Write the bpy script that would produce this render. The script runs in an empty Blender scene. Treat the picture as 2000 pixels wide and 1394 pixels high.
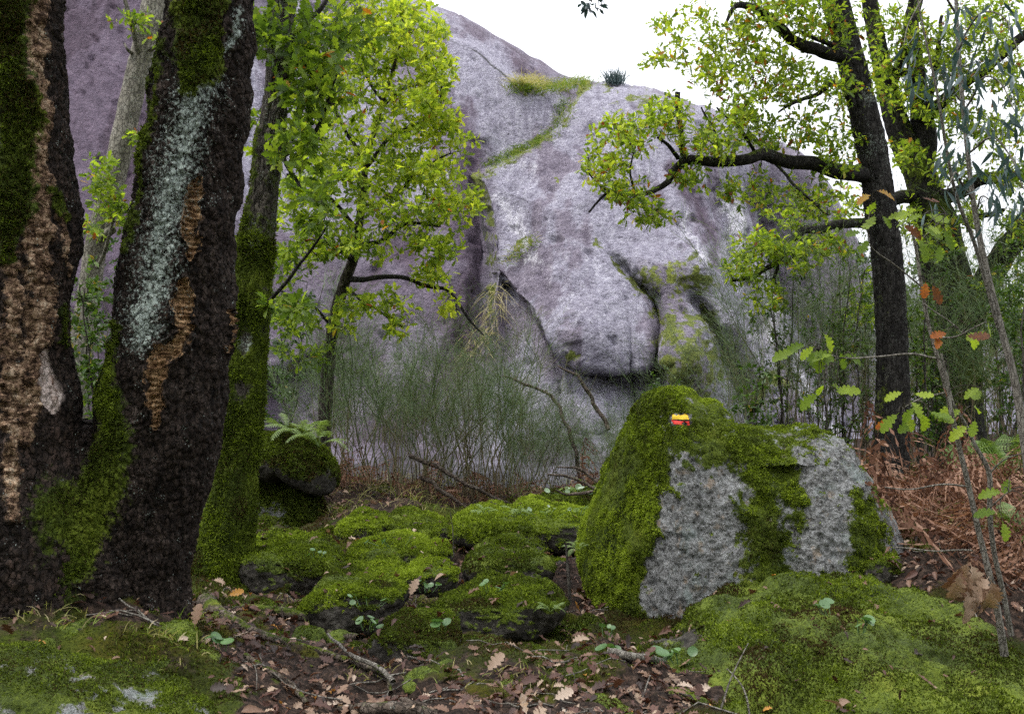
import bpy, math, random
import numpy as np
from mathutils import Vector

# ------------------------------------------------------------------ camera, sky, sun, exposure
scene = bpy.context.scene
COL = scene.collection
FPX = 35.0 / 36.0 * 2000.0            # focal length in photograph pixels
HORIZON = 780.0                       # row of the photograph where the horizon lies
PITCH = math.atan((HORIZON - 697.0) / FPX)
CAM = np.array([0.0, 0.0, 1.30])

cam_data = bpy.data.cameras.new('camera')
cam_data.lens = 35.0
cam_data.sensor_width = 36.0
cam_data.clip_start = 0.05
cam_data.clip_end = 600.0
cam = bpy.data.objects.new('camera', cam_data)
COL.objects.link(cam)
cam.location = CAM
cam.rotation_euler = (math.pi / 2 + PITCH, 0, 0)
scene.camera = cam

SUN_ELEV = math.radians(64)
SUN_AZ = math.radians(245)            # compass angle from +Y towards +X: high over the photographer's left shoulder
world = bpy.data.worlds.new('World')
scene.world = world
world.use_nodes = True
wn, wl = world.node_tree.nodes, world.node_tree.links
wn.clear()
sky = wn.new('ShaderNodeTexSky')
sky.sky_type = 'NISHITA'
sky.sun_disc = False
sky.sun_elevation = SUN_ELEV
sky.sun_rotation = SUN_AZ
sky.dust_density = 4.0
sky.air_density = 1.2
cloud = wn.new('ShaderNodeMix'); cloud.data_type = 'RGBA'
cloud.inputs[0].default_value = 0.82          # a thick even cloud deck
# overcast deck: brightest overhead, a third as bright at the horizon
tc = wn.new('ShaderNodeTexCoord'); sx = wn.new('ShaderNodeSeparateXYZ'); wl.new(tc.outputs['Generated'], sx.inputs[0])
mr = wn.new('ShaderNodeMapRange'); mr.inputs['From Min'].default_value = 0.0; mr.inputs['From Max'].default_value = 1.0
mr.inputs['To Min'].default_value = 0.36; mr.inputs['To Max'].default_value = 1.0; wl.new(sx.outputs[2], mr.inputs['Value'])
dk = wn.new('ShaderNodeMix'); dk.data_type = 'RGBA'; dk.blend_type = 'MULTIPLY'; dk.inputs[0].default_value = 1.0
dk.inputs[6].default_value = (17.5, 17.7, 18.6, 1); wl.new(mr.outputs['Result'], dk.inputs[7]); wl.new(dk.outputs[2], cloud.inputs[7])
wl.new(sky.outputs[0], cloud.inputs[6])
bg = wn.new('ShaderNodeBackground'); bg.inputs[1].default_value = 0.13
wl.new(cloud.outputs[2], bg.inputs[0])
wo = wn.new('ShaderNodeOutputWorld')
wl.new(bg.outputs[0], wo.inputs[0])

sun_data = bpy.data.lights.new('sun', 'SUN')
sun_data.energy = 1.5
sun_data.angle = math.radians(14)
sun_data.color = (1.0, 0.97, 0.92)
sun = bpy.data.objects.new('sun', sun_data)
COL.objects.link(sun)
sd = Vector((math.sin(SUN_AZ) * math.cos(SUN_ELEV), math.cos(SUN_AZ) * math.cos(SUN_ELEV), math.sin(SUN_ELEV)))
sun.rotation_euler = sd.to_track_quat('Z', 'Y').to_euler()
sun.location = sd * 40

scene.view_settings.view_transform = 'Standard'
scene.view_settings.look = 'None'
scene.view_settings.gamma = 1.0
scene.view_settings.use_curve_mapping = False
scene.view_settings.exposure = 0.70
scene.render.engine = 'CYCLES'
scene.cycles.use_denoising = False
scene.cycles.max_bounces = 6
scene.cycles.diffuse_bounces = 2
scene.cycles.glossy_bounces = 2
scene.cycles.transmission_bounces = 4
scene.cycles.use_adaptive_sampling = True
scene.cycles.adaptive_threshold = 0.02

# ------------------------------------------------------------------ helpers: projection, noise
rng = np.random.default_rng(7)
CT, ST = math.cos(PITCH), math.sin(PITCH)

def P(px, py, d):
    """the point seen at photograph pixel (px, py) that lies d metres in front (world Y = d)"""
    px = np.asarray(px, float); py = np.asarray(py, float); d = np.asarray(d, float)
    a = (px - 1000.0) / FPX; b = (697.0 - py) / FPX
    fy = CT - ST * b; fz = ST + CT * b
    s = d / fy
    return np.stack(np.broadcast_arrays(a * s, d, CAM[2] + fz * s), -1)

def proj(V):
    q = np.asarray(V, float) - CAM
    f = q[..., 1] * CT + q[..., 2] * ST
    u = -q[..., 1] * ST + q[..., 2] * CT
    f = np.where(np.abs(f) < 1e-3, 1e-3, f)
    return 1000 + q[..., 0] / f * FPX, 697 - u / f * FPX

def hash3(ix, iy, iz, seed):
    h = (ix.astype(np.uint32) * np.uint32(374761393) + iy.astype(np.uint32) * np.uint32(668265263)
         + iz.astype(np.uint32) * np.uint32(2246822519) + np.uint32(seed * 3266489917 & 0xffffffff))
    h ^= h >> np.uint32(15); h *= np.uint32(2246822519)
    h ^= h >> np.uint32(13); h *= np.uint32(3266489917)
    h ^= h >> np.uint32(16)
    return h

def vnoise(p, seed=0):
    """smooth value noise in -1..1"""
    i = np.floor(p).astype(np.int64); f = p - i
    f = f * f * f * (f * (f * 6 - 15) + 10)
    r = 0
    for dx in (0, 1):
        wx = f[..., 0] if dx else 1 - f[..., 0]
        for dy in (0, 1):
            wy = f[..., 1] if dy else 1 - f[..., 1]
            for dz in (0, 1):
                wz = f[..., 2] if dz else 1 - f[..., 2]
                r = r + wx * wy * wz * (hash3(i[..., 0] + dx, i[..., 1] + dy, i[..., 2] + dz, seed) / 4294967295.0)
    return r * 2 - 1

def fbm(p, octaves=4, seed=0, gain=0.5, lac=2.03):
    a, s, t = 1.0, 0, 0
    for k in range(octaves):
        s = s + a * vnoise(p * lac ** k + 17.3 * k, seed + k); t += a; a *= gain
    return s / t

def worley(p, seed=0):
    """nearest and second nearest cell distances"""
    i = np.floor(p).astype(np.int64); f = p - i
    d1 = np.full(p.shape[:-1], 9.0); d2 = d1.copy()
    for dx in (-1, 0, 1):
        for dy in (-1, 0, 1):
            for dz in (-1, 0, 1):
                cx, cy, cz = i[..., 0] + dx, i[..., 1] + dy, i[..., 2] + dz
                h = hash3(cx, cy, cz, seed)
                ox = (h & 1023) / 1023.0; oy = ((h >> 10) & 1023) / 1023.0; oz = ((h >> 20) & 1023) / 1023.0
                d = (dx + ox - f[..., 0]) ** 2 + (dy + oy - f[..., 1]) ** 2 + (dz + oz - f[..., 2]) ** 2
                m = d < d1
                d2 = np.where(m, d1, np.minimum(d2, d)); d1 = np.where(m, d, d1)
    return np.sqrt(d1), np.sqrt(d2)

def sstep(a, b, x):
    t = np.clip((x - a) / (b - a), 0, 1)
    return t * t * (3 - 2 * t)

def poly_dist(px, py, pts, signed=False):
    """distance to a polyline; pts may carry a third value (half width) returned interpolated. sign: + on the right of travel"""
    px = np.asarray(px, float); py = np.asarray(py, float)
    best = np.full(px.shape, 1e9); wid = np.zeros(px.shape); sg = np.ones(px.shape); par = np.zeros(px.shape)
    n = len(pts) - 1
    for k in range(n):
        a, b = pts[k], pts[k + 1]
        ex, ey = b[0] - a[0], b[1] - a[1]
        L = ex * ex + ey * ey + 1e-9
        t = np.clip(((px - a[0]) * ex + (py - a[1]) * ey) / L, 0, 1)
        dx = px - (a[0] + t * ex); dy = py - (a[1] + t * ey)
        d = np.hypot(dx, dy)
        m = d < best
        best = np.where(m, d, best)
        par = np.where(m, (k + t) / n, par)
        if len(a) > 2: wid = np.where(m, a[2] + t * (b[2] - a[2]), wid)
        if signed: sg = np.where(m, np.sign(ex * (py - a[1]) - ey * (px - a[0])), sg)
    return best, wid, sg, par

def band(px, py, pts):
    """> 0 inside a stroke of varying half width, 1 on its centre line"""
    d, w, _, _ = poly_dist(px, py, pts)
    return 1 - d / np.maximum(w, 1e-3)

def blob(px, py, cx, cy, rx, ry):
    return 1 - np.hypot((px - cx) / rx, (py - cy) / ry)

# ------------------------------------------------------------------ helpers: meshes and objects
def mk_mesh(name, V, F, attrs=None, smooth=True, mats=()):
    V = np.ascontiguousarray(V, np.float32); 
    if not isinstance(F, (list, tuple)): F = [F]
    F = [np.asarray(f, np.int32) for f in F if len(f)]
    me = bpy.data.meshes.new(name)
    me.vertices.add(len(V)); me.vertices.foreach_set('co', V.ravel())
    idx = np.concatenate([f.ravel() for f in F])
    tot = np.concatenate([np.full(len(f), f.shape[1], np.int32) for f in F])
    start = np.concatenate([[0], np.cumsum(tot)[:-1]]).astype(np.int32)
    me.loops.add(len(idx)); me.loops.foreach_set('vertex_index', idx)
    me.polygons.add(len(tot)); me.polygons.foreach_set('loop_start', start)
    try: me.polygons.foreach_set('loop_total', tot)
    except Exception: pass
    me.polygons.foreach_set('use_smooth', np.full(len(tot), bool(smooth)))
    me.update(calc_edges=True)
    for k, v in (attrs or {}).items():
        at = me.attributes.new(k, 'FLOAT', 'POINT')
        at.data.foreach_set('value', np.ascontiguousarray(v, np.float32).ravel())
    for m in mats: me.materials.append(m)
    return me

def obj(name, me, parent=None, **props):
    o = bpy.data.objects.new(name, me); COL.objects.link(o)
    if parent is not None: o.parent = parent
    for k, v in props.items(): o[k] = v
    return o

def empty(name, loc, **props):
    o = bpy.data.objects.new(name, None); COL.objects.link(o)
    o.location = loc; o.empty_display_size = 0.1
    for k, v in props.items(): o[k] = v
    return o

def part(name, me, root, **props):
    """a part given in world coordinates, hung under a thing whose Empty stands at its base"""
    o = obj(name, me, root, **props)
    o.location = -root.location
    return o

class Bag:
    """collects vertices, faces and per-vertex values of one mesh"""
    def __init__(s): s.V, s.Q, s.T, s.A, s.n = [], [], [], {}, 0
    def add(s, V, F, **attrs):
        V = np.asarray(V, float).reshape(-1, 3); F = np.asarray(F, np.int64)
        (s.Q if F.shape[1] == 4 else s.T).append(F + s.n)
        s.V.append(V)
        for k, v in attrs.items():
            s.A.setdefault(k, []).append(np.broadcast_to(np.asarray(v, float), (len(V),)))
        s.n += len(V)
    def mesh(s, name, mat, smooth=True):
        fs = []
        if s.Q: fs.append(np.concatenate(s.Q))
        if s.T: fs.append(np.concatenate(s.T))
        return mk_mesh(name, np.concatenate(s.V), fs, {k: np.concatenate(v) for k, v in s.A.items()}, smooth, [mat])

def grid_faces(nr, nc, wrap=False):
    r = np.arange(nr - 1)[:, None]; c = np.arange(nc if wrap else nc - 1)[None, :]
    c2 = (c + 1) % nc
    a = r * nc + c; b = r * nc + c2; d = (r + 1) * nc + c; e = (r + 1) * nc + c2
    return np.stack([a, b, e, d], -1).reshape(-1, 4)

def vnormals(V, F):
    a, b, c = V[F[:, 0]], V[F[:, 1]], V[F[:, 2]]
    n = np.cross(b - a, c - a)
    if F.shape[1] == 4: n = n + np.cross(c - a, V[F[:, 3]] - a)
    N = np.zeros_like(V)
    for k in range(F.shape[1]):
        for ax in range(3): N[:, ax] += np.bincount(F[:, k], n[:, ax], len(V))
    return N / np.maximum(np.linalg.norm(N, axis=1, keepdims=True), 1e-12)

def unit(v): return v / np.maximum(np.linalg.norm(v, axis=-1, keepdims=True), 1e-9)

def catmull(pts, n):
    """smooth resampling of control rows (any number of columns), n rows evenly spaced in length of the first 3"""
    p = np.asarray(pts, float)
    if len(p) == 2: 
        t = np.linspace(0, 1, n)[:, None]; return p[0] * (1 - t) + p[1] * t
    q = np.vstack([2 * p[0] - p[1], p, 2 * p[-1] - p[-2]])
    out = []
    m = 14
    for k in range(len(p) - 1):
        a, b, c, d = q[k:k + 4]
        t = (np.arange(m) / m)[:, None]
        out.append(0.5 * (2 * b + (c - a) * t + (2 * a - 5 * b + 4 * c - d) * t ** 2 + (3 * b - a - 3 * c + d) * t ** 3))
    out = np.vstack(out + [p[-1:]])
    s = np.concatenate([[0], np.cumsum(np.linalg.norm(np.diff(out[:, :3], axis=0), axis=1))])
    tt = np.linspace(0, s[-1], n)
    return np.stack([np.interp(tt, s, out[:, k]) for k in range(p.shape[1])], -1)

def frames(C):
    T = unit(np.gradient(C, axis=0))
    ref = np.array([0, 1.0, 0]) if abs(T[0, 1]) < 0.9 else np.array([1.0, 0, 0])
    A = np.zeros_like(C)
    a = unit(ref - T[0] * (ref @ T[0]))
    for k in range(len(C)):
        a = unit(a - T[k] * (a @ T[k])); A[k] = a
    return T, A, np.cross(T, A)

def tube(C, R, nseg=6, cap=True):
    """quads of a tube along C (n,3) with radii R"""
    C = np.asarray(C, float); R = np.broadcast_to(np.asarray(R, float), (len(C),))
    T, A, B = frames(C)
    th = np.linspace(0, 2 * np.pi, nseg, endpoint=False)
    V = C[:, None] + R[:, None, None] * (np.cos(th)[None, :, None] * A[:, None] + np.sin(th)[None, :, None] * B[:, None])
    V = V.reshape(-1, 3)
    F = grid_faces(len(C), nseg, True)
    return V, F

def ribbons(paths, W, sides=None):
    """flat strips along paths (N,K,3) with half widths W (N,K)"""
    N, K, _ = paths.shape
    T = unit(np.gradient(paths, axis=1))
    if sides is None:
        sides = unit(rng.normal(size=(N, 1, 3)))
    S = unit(np.cross(T, np.broadcast_to(sides, T.shape)))
    V = np.stack([paths - S * W[..., None], paths + S * W[..., None]], 2).reshape(-1, 3)
    base = (np.arange(N) * K * 2)[:, None]
    k = np.arange(K - 1)[None, :] * 2
    a = base + k
    F = np.stack([a, a + 1, a + 3, a + 2], -1).reshape(-1, 4)
    return V, F

def rot_basis(fwd, up):
    """matrices whose columns are side, forward, normal"""
    f = unit(fwd); s = unit(np.cross(f, up)); n = np.cross(s, f)
    return np.stack([s, f, n], -1)

def place(tmpl, pos, M, scale):
    """instances of template vertices (K,3): (N*K,3)"""
    return (pos[:, None] + np.einsum('nij,kj->nki', M, tmpl) * np.asarray(scale).reshape(-1, 1, 1)).reshape(-1, 3)

def inst_faces(F, nv, N):
    return (F[None] + (np.arange(N) * nv)[:, None, None]).reshape(-1, F.shape[1])
# ------------------------------------------------------------------ materials
class NT:
    def __init__(s, name):
        s.m = bpy.data.materials.new(name); s.m.use_nodes = True
        s.n = s.m.node_tree.nodes; s.l = s.m.node_tree.links; s.n.clear()
        s.out = s.n.new('ShaderNodeOutputMaterial')
        s._obj = None
    def link(s, a, b): s.l.new(a, b)
    def coord(s):
        if s._obj is None:
            g = s.n.new('ShaderNodeNewGeometry'); s._obj = g.outputs['Position']
        return s._obj
    def mapping(s, scale):
        m = s.n.new('ShaderNodeMapping'); m.inputs['Scale'].default_value = scale
        s.link(s.coord(), m.inputs[0]); return m.outputs[0]
    def noise(s, scale, detail=4, rough=0.55, vec=None, dist=0.0):
        t = s.n.new('ShaderNodeTexNoise'); t.inputs['Scale'].default_value = scale
        t.inputs['Detail'].default_value = detail; t.inputs['Roughness'].default_value = rough
        t.inputs['Distortion'].default_value = dist
        s.link(vec or s.coord(), t.inputs['Vector']); return t.outputs['Fac']
    def voro(s, scale, feature='F1', vec=None, rnd=1.0):
        t = s.n.new('ShaderNodeTexVoronoi'); t.feature = feature; t.inputs['Scale'].default_value = scale
        t.inputs['Randomness'].default_value = rnd
        s.link(vec or s.coord(), t.inputs['Vector']); return t
    def attr(s, name):
        a = s.n.new('ShaderNodeAttribute'); a.attribute_name = name; return a.outputs['Fac']
    def ramp(s, fac, stops, interp='LINEAR'):
        r = s.n.new('ShaderNodeValToRGB'); r.color_ramp.interpolation = interp
        e = r.color_ramp.elements
        while len(e) < len(stops): e.new(0.5)
        for el, (p, c) in zip(e, stops):
            el.position = p; el.color = (*c, 1) if len(c) == 3 else c
        s.link(fac, r.inputs[0]); return r.outputs[0]
    def math(s, op, a, b=None, clamp=False):
        m = s.n.new('ShaderNodeMath'); m.operation = op; m.use_clamp = clamp
        for i, v in ((0, a), (1, b)):
            if v is None: continue
            if isinstance(v, (int, float)): m.inputs[i].default_value = v
            else: s.link(v, m.inputs[i])
        return m.outputs[0]
    def smooth(s, v, lo, hi):
        m = s.n.new('ShaderNodeMapRange'); m.interpolation_type = 'SMOOTHSTEP'
        m.inputs['From Min'].default_value = lo; m.inputs['From Max'].default_value = hi
        s.link(v, m.inputs['Value']); return m.outputs['Result']
    def mix(s, fac, a, b, blend='MIX'):
        m = s.n.new('ShaderNodeMix'); m.data_type = 'RGBA'; m.blend_type = blend
        for i, v in ((0, fac), (6, a), (7, b)):
            if isinstance(v, (int, float)): m.inputs[i].default_value = v
            elif isinstance(v, tuple): m.inputs[i].default_value = (*v, 1) if len(v) == 3 else v
            else: s.link(v, m.inputs[i])
        return m.outputs[2]
    def bump(s, h, strength, dist, normal=None):
        b = s.n.new('ShaderNodeBump'); b.inputs['Strength'].default_value = strength
        b.inputs['Distance'].default_value = dist; s.link(h, b.inputs['Height'])
        if normal is not None: s.link(normal, b.inputs['Normal'])
        return b.outputs[0]
    def principled(s, color, rough=0.8, normal=None, spec=0.3):
        p = s.n.new('ShaderNodeBsdfPrincipled')
        for k, v in (('Base Color', color), ('Roughness', rough), ('Specular IOR Level', spec)):
            if isinstance(v, (int, float)): p.inputs[k].default_value = v
            elif isinstance(v, tuple): p.inputs[k].default_value = (*v, 1)
            else: s.link(v, p.inputs[k])
        if normal is not None: s.link(normal, p.inputs['Normal'])
        return p.outputs[0]
    def done(s, shader): s.link(shader, s.out.inputs['Surface']); return s.m

def leaf_material(name, stops, rough=0.45, trans=0.55, spec=0.35, tmul=(1.25, 1.35, 0.5)):
    t = NT(name)
    tint = t.attr('tint')
    nz = t.noise(60, 2)
    v = t.math('ADD', tint, t.math('MULTIPLY', t.math('SUBTRACT', nz, 0.5), 0.10))
    col = t.ramp(v, stops)
    p = t.principled(col, rough, spec=spec)
    if trans <= 0: return t.done(p)
    tr = t.n.new('ShaderNodeBsdfTranslucent')
    t.link(t.mix(1.0, col, (*tmul, 1), 'MULTIPLY'), tr.inputs[0])
    mx = t.n.new('ShaderNodeMixShader'); mx.inputs[0].default_value = trans
    t.link(p, mx.inputs[1]); t.link(tr.outputs[0], mx.inputs[2])
    return t.done(mx.outputs[0])

def moss_colour(t, bright=1.0):
    a = t.noise(3.5, 3, 0.6); b = t.noise(85, 3, 0.7)
    v = t.math('ADD', t.math('MULTIPLY', a, 0.7), t.math('MULTIPLY', b, 0.5))
    k = bright
    return t.ramp(v, [(0.38, (0.018 * k, 0.026 * k, 0.006 * k)), (0.55, (0.05 * k, 0.072 * k, 0.010 * k)),
                      (0.68, (0.105 * k, 0.14 * k, 0.014 * k)), (0.85, (0.17 * k, 0.19 * k, 0.022 * k))])

M = {}
# -- moss fronds: the tint runs from deep olive to sunny yellow green
M['moss'] = leaf_material('moss_frond', [(0.0, (0.055, 0.036, 0.014)), (0.12, (0.030, 0.034, 0.008)), (0.38, (0.070, 0.098, 0.011)),
                                         (0.66, (0.155, 0.205, 0.018)), (1.0, (0.31, 0.39, 0.04))], 0.75, 0.35, 0.15)
M['oak_leaf'] = leaf_material('oak_leaf', [(0.0, (0.045, 0.085, 0.016)), (0.35, (0.11, 0.18, 0.022)), (0.62, (0.28, 0.38, 0.040)),
                                           (0.80, (0.46, 0.53, 0.065)), (0.88, (0.36, 0.24, 0.03)), (0.95, (0.34, 0.10, 0.02)), (1.0, (0.12, 0.045, 0.02))],
                              0.5, 0.60, 0.25, (1.3, 1.28, 0.6))
M['euc_leaf'] = leaf_material('eucalyptus_leaf', [(0.0, (0.030, 0.055, 0.058)), (0.6, (0.060, 0.095, 0.098)), (1.0, (0.10, 0.145, 0.14))], 0.38, 0.22, 0.5, (1.0, 1.25, 0.9))
M['dead_leaf'] = leaf_material('dead_oak_leaf', [(0.0, (0.025, 0.014, 0.010)), (0.3, (0.085, 0.036, 0.024)), (0.55, (0.165, 0.095, 0.060)),
                                                 (0.8, (0.33, 0.24, 0.17)), (0.92, (0.42, 0.33, 0.26)), (1.0, (0.42, 0.20, 0.03))], 0.55, 0.15, 0.35, (1.2, 0.9, 0.6))
M['bracken_dead'] = leaf_material('dead_bracken', [(0.0, (0.05, 0.024, 0.016)), (0.5, (0.15, 0.078, 0.050)), (1.0, (0.32, 0.20, 0.14))], 0.8, 0.25, 0.1, (1.2, 0.9, 0.6))
M['fern'] = leaf_material('fern_frond', [(0.0, (0.035, 0.07, 0.018)), (0.5, (0.10, 0.16, 0.04)), (1.0, (0.24, 0.32, 0.12))], 0.5, 0.35, 0.3)
M['penny'] = leaf_material('pennywort_leaf', [(0.0, (0.05, 0.11, 0.035)), (0.5, (0.11, 0.20, 0.07)), (1.0, (0.34, 0.42, 0.30))], 0.35, 0.25, 0.5)
M['grass'] = leaf_material('grass_blade', [(0.0, (0.05, 0.10, 0.015)), (0.5, (0.15, 0.22, 0.03)), (0.75, (0.30, 0.27, 0.10)), (1.0, (0.42, 0.36, 0.22))], 0.6, 0.35, 0.2)
M['broom'] = leaf_material('broom_stem', [(0.0, (0.085, 0.058, 0.042)), (0.25, (0.16, 0.135, 0.075)), (0.45, (0.12, 0.14, 0.06)), (0.7, (0.080, 0.125, 0.055)), (1.0, (0.13, 0.18, 0.085))], 0.7, 0.15, 0.15)
M['shrub_leaf'] = leaf_material('shrub_leaf', [(0.0, (0.022, 0.05, 0.012)), (0.5, (0.06, 0.11, 0.022)), (0.85, (0.13, 0.19, 0.035)), (1.0, (0.33, 0.20, 0.03))], 0.4, 0.4, 0.4)

def granite_boulder():
    t = NT('lichened_granite')
    speck = t.noise(75, 5, 0.8); coarse = t.noise(8, 6, 0.72); grain = t.voro(210).outputs['Distance']
    v = t.math('ADD', t.math('ADD', t.math('MULTIPLY', speck, 0.50), t.math('MULTIPLY', coarse, 0.26)), t.math('MULTIPLY', t.noise(26, 4, 0.7), 0.26))
    col = t.ramp(v, [(0.38, (0.014, 0.015, 0.014)), (0.44, (0.07, 0.07, 0.065)), (0.485, (0.19, 0.19, 0.185)), (0.55, (0.33, 0.335, 0.335)), (0.66, (0.55, 0.57, 0.57))])
    warm = t.noise(14, 4, 0.6)
    col = t.mix(t.smooth(warm, 0.56, 0.70), col, t.mix(0.55, col, (0.40, 0.29, 0.19)))
    teal = t.noise(5, 4, 0.65)
    col = t.mix(t.math('MULTIPLY', t.smooth(teal, 0.52, 0.7), 0.55), col, (0.29, 0.36, 0.34))
    col = t.mix(t.smooth(grain, 0.30, 0.62), t.mix(0.35, col, (0.02, 0.02, 0.02)), col)
    mo = t.attr('moss'); edge = t.noise(26, 5, 0.7)
    mm = t.smooth(t.math('ADD', mo, t.math('MULTIPLY', t.math('SUBTRACT', edge, 0.5), 1.5)), 0.42, 0.60)
    col = t.mix(mm, col, moss_colour(t))
    h = t.math('ADD', t.math('MULTIPLY', speck, 0.6), t.math('MULTIPLY', t.noise(120, 3), 0.4))
    return t.done(t.principled(col, 0.9, t.bump(h, 1.0, 0.03), 0.2))
M['boulder'] = granite_boulder()

def shade_stone():  # dark stone colour stands in for shade on steep stone faces
    t = NT('shade_dark_stone')
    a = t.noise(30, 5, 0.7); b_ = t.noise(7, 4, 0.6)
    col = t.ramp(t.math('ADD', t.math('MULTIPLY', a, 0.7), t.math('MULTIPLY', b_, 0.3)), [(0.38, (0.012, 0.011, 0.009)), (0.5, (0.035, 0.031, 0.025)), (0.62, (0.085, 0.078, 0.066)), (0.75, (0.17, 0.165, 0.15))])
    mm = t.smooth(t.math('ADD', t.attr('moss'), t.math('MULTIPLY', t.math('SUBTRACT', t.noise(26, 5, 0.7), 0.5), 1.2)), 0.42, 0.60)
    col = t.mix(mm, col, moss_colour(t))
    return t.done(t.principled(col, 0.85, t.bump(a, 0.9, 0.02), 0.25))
M['shade_dark'] = shade_stone()

def cliff_rock():
    t = NT('cliff_granite')
    big = t.noise(0.5, 5, 0.6); fine = t.noise(26, 5, 0.8); pit = t.noise(24, 3, 0.65); patch = t.noise(4.0, 5, 0.65)
    streak = t.noise(1.0, 5, 0.6, vec=t.mapping((1.0, 1.0, 0.05))); streak2 = t.noise(1.0, 5, 0.6, vec=t.mapping((2.7, 2.7, 0.2))); rill = t.noise(1.0, 5, 0.7, vec=t.mapping((9, 9, 0.8)))
    v = t.math('ADD', t.math('ADD', t.math('MULTIPLY', fine, 0.56), t.math('MULTIPLY', patch, 0.10)), t.math('MULTIPLY', rill, 0.34))
    lilac = t.ramp(v, [(0.34, (0.11, 0.10, 0.135)), (0.44, (0.235, 0.22, 0.28)), (0.52, (0.355, 0.34, 0.41)), (0.62, (0.53, 0.52, 0.58)), (0.74, (0.72, 0.71, 0.75))])
    grey = t.ramp(v, [(0.34, (0.10, 0.098, 0.092)), (0.44, (0.225, 0.222, 0.21)), (0.52, (0.345, 0.342, 0.325)), (0.62, (0.51, 0.51, 0.49)), (0.74, (0.70, 0.70, 0.69))])
    col = t.mix(t.smooth(t.math('ADD', t.math('MULTIPLY', big, 0.8), t.attr('grey')), 0.50, 0.80), lilac, grey)
    col = t.mix(t.math('MULTIPLY', t.smooth(streak, 0.51, 0.58), 0.85), col, t.mix(1.0, col, (0.58, 0.51, 0.54), 'MULTIPLY'))
    col = t.mix(t.math('MULTIPLY', t.smooth(streak2, 0.53, 0.64), 0.6), col, t.mix(1.0, col, (0.55, 0.53, 0.57), 'MULTIPLY'))
    red = t.math('MULTIPLY', t.attr('red'), t.math('ADD', t.math('MULTIPLY', fine, 0.6), 0.62), True)
    col = t.mix(red, col, t.mix(1.0, col, (0.33, 0.24, 0.29), 'MULTIPLY'))
    white = t.math('ADD', t.attr('white'), t.math('ADD', t.math('MULTIPLY', t.math('SUBTRACT', fine, 0.5), 1.3), t.math('MULTIPLY', t.math('SUBTRACT', rill, 0.5), 1.2)))
    col = t.mix(t.math('MULTIPLY', t.smooth(white, 0.35, 1.1), 0.85), col, (0.78, 0.77, 0.81))
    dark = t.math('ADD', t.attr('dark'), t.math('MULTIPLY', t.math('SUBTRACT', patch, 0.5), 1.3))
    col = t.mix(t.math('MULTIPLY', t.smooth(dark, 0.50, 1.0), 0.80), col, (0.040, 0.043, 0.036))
    col = t.mix(t.math('MULTIPLY', t.smooth(pit, 0.63, 0.69), 0.7), col, (0.035, 0.03, 0.036))
    mo = t.math('ADD', t.attr('moss'), t.math('MULTIPLY', t.math('SUBTRACT', t.noise(9, 6, 0.75), 0.5), 1.5))
    mcol = t.ramp(t.math('ADD', t.math('MULTIPLY', t.noise(1.5, 3), 0.5), t.math('MULTIPLY', t.noise(30, 3, 0.7), 0.6)),
                  [(0.40, (0.04, 0.05, 0.012)), (0.55, (0.14, 0.17, 0.025)), (0.75, (0.28, 0.31, 0.05))])
    col = t.mix(t.smooth(mo, 0.42, 0.62), col, mcol)
    cell = t.voro(13, 'SMOOTH_F1').outputs['Distance']
    h = t.math('ADD', t.math('ADD', t.math('MULTIPLY', fine, 0.7), t.math('MULTIPLY', pit, 0.5)), t.math('MULTIPLY', cell, 0.5))
    return t.done(t.principled(col, 0.8, t.bump(h, 1.0, 0.10), 0.3))
M['cliff'] = cliff_rock()

def ground_mat():
    t = NT('forest_floor')
    n1 = t.noise(2.2, 4); n2 = t.noise(38, 5, 0.7); n3 = t.noise(12, 4, 0.6)
    soil = t.ramp(n2, [(0.38, (0.007, 0.005, 0.004)), (0.52, (0.024, 0.016, 0.012)), (0.68, (0.065, 0.043, 0.032))])
    soil = t.mix(t.math('MULTIPLY', t.smooth(t.noise(30, 5, 0.75), 0.54, 0.62), 0.7), soil, (0.085, 0.052, 0.037))
    mo = t.math('ADD', t.attr('moss'), t.math('MULTIPLY', t.math('SUBTRACT', t.noise(9, 5, 0.7), 0.5), 1.2))
    olive = t.mix(t.smooth(t.noise(1.4, 4, 0.6), 0.42, 0.62), moss_colour(t, 0.42), t.mix(1.0, moss_colour(t, 0.5), (1.05, 0.72, 0.75), 'MULTIPLY'))
    col = t.mix(t.smooth(mo, 0.38, 0.70), soil, olive)
    return t.done(t.principled(col, 0.95, t.bump(n2, 0.7, 0.02), 0.15))
M['ground'] = ground_mat()

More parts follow.
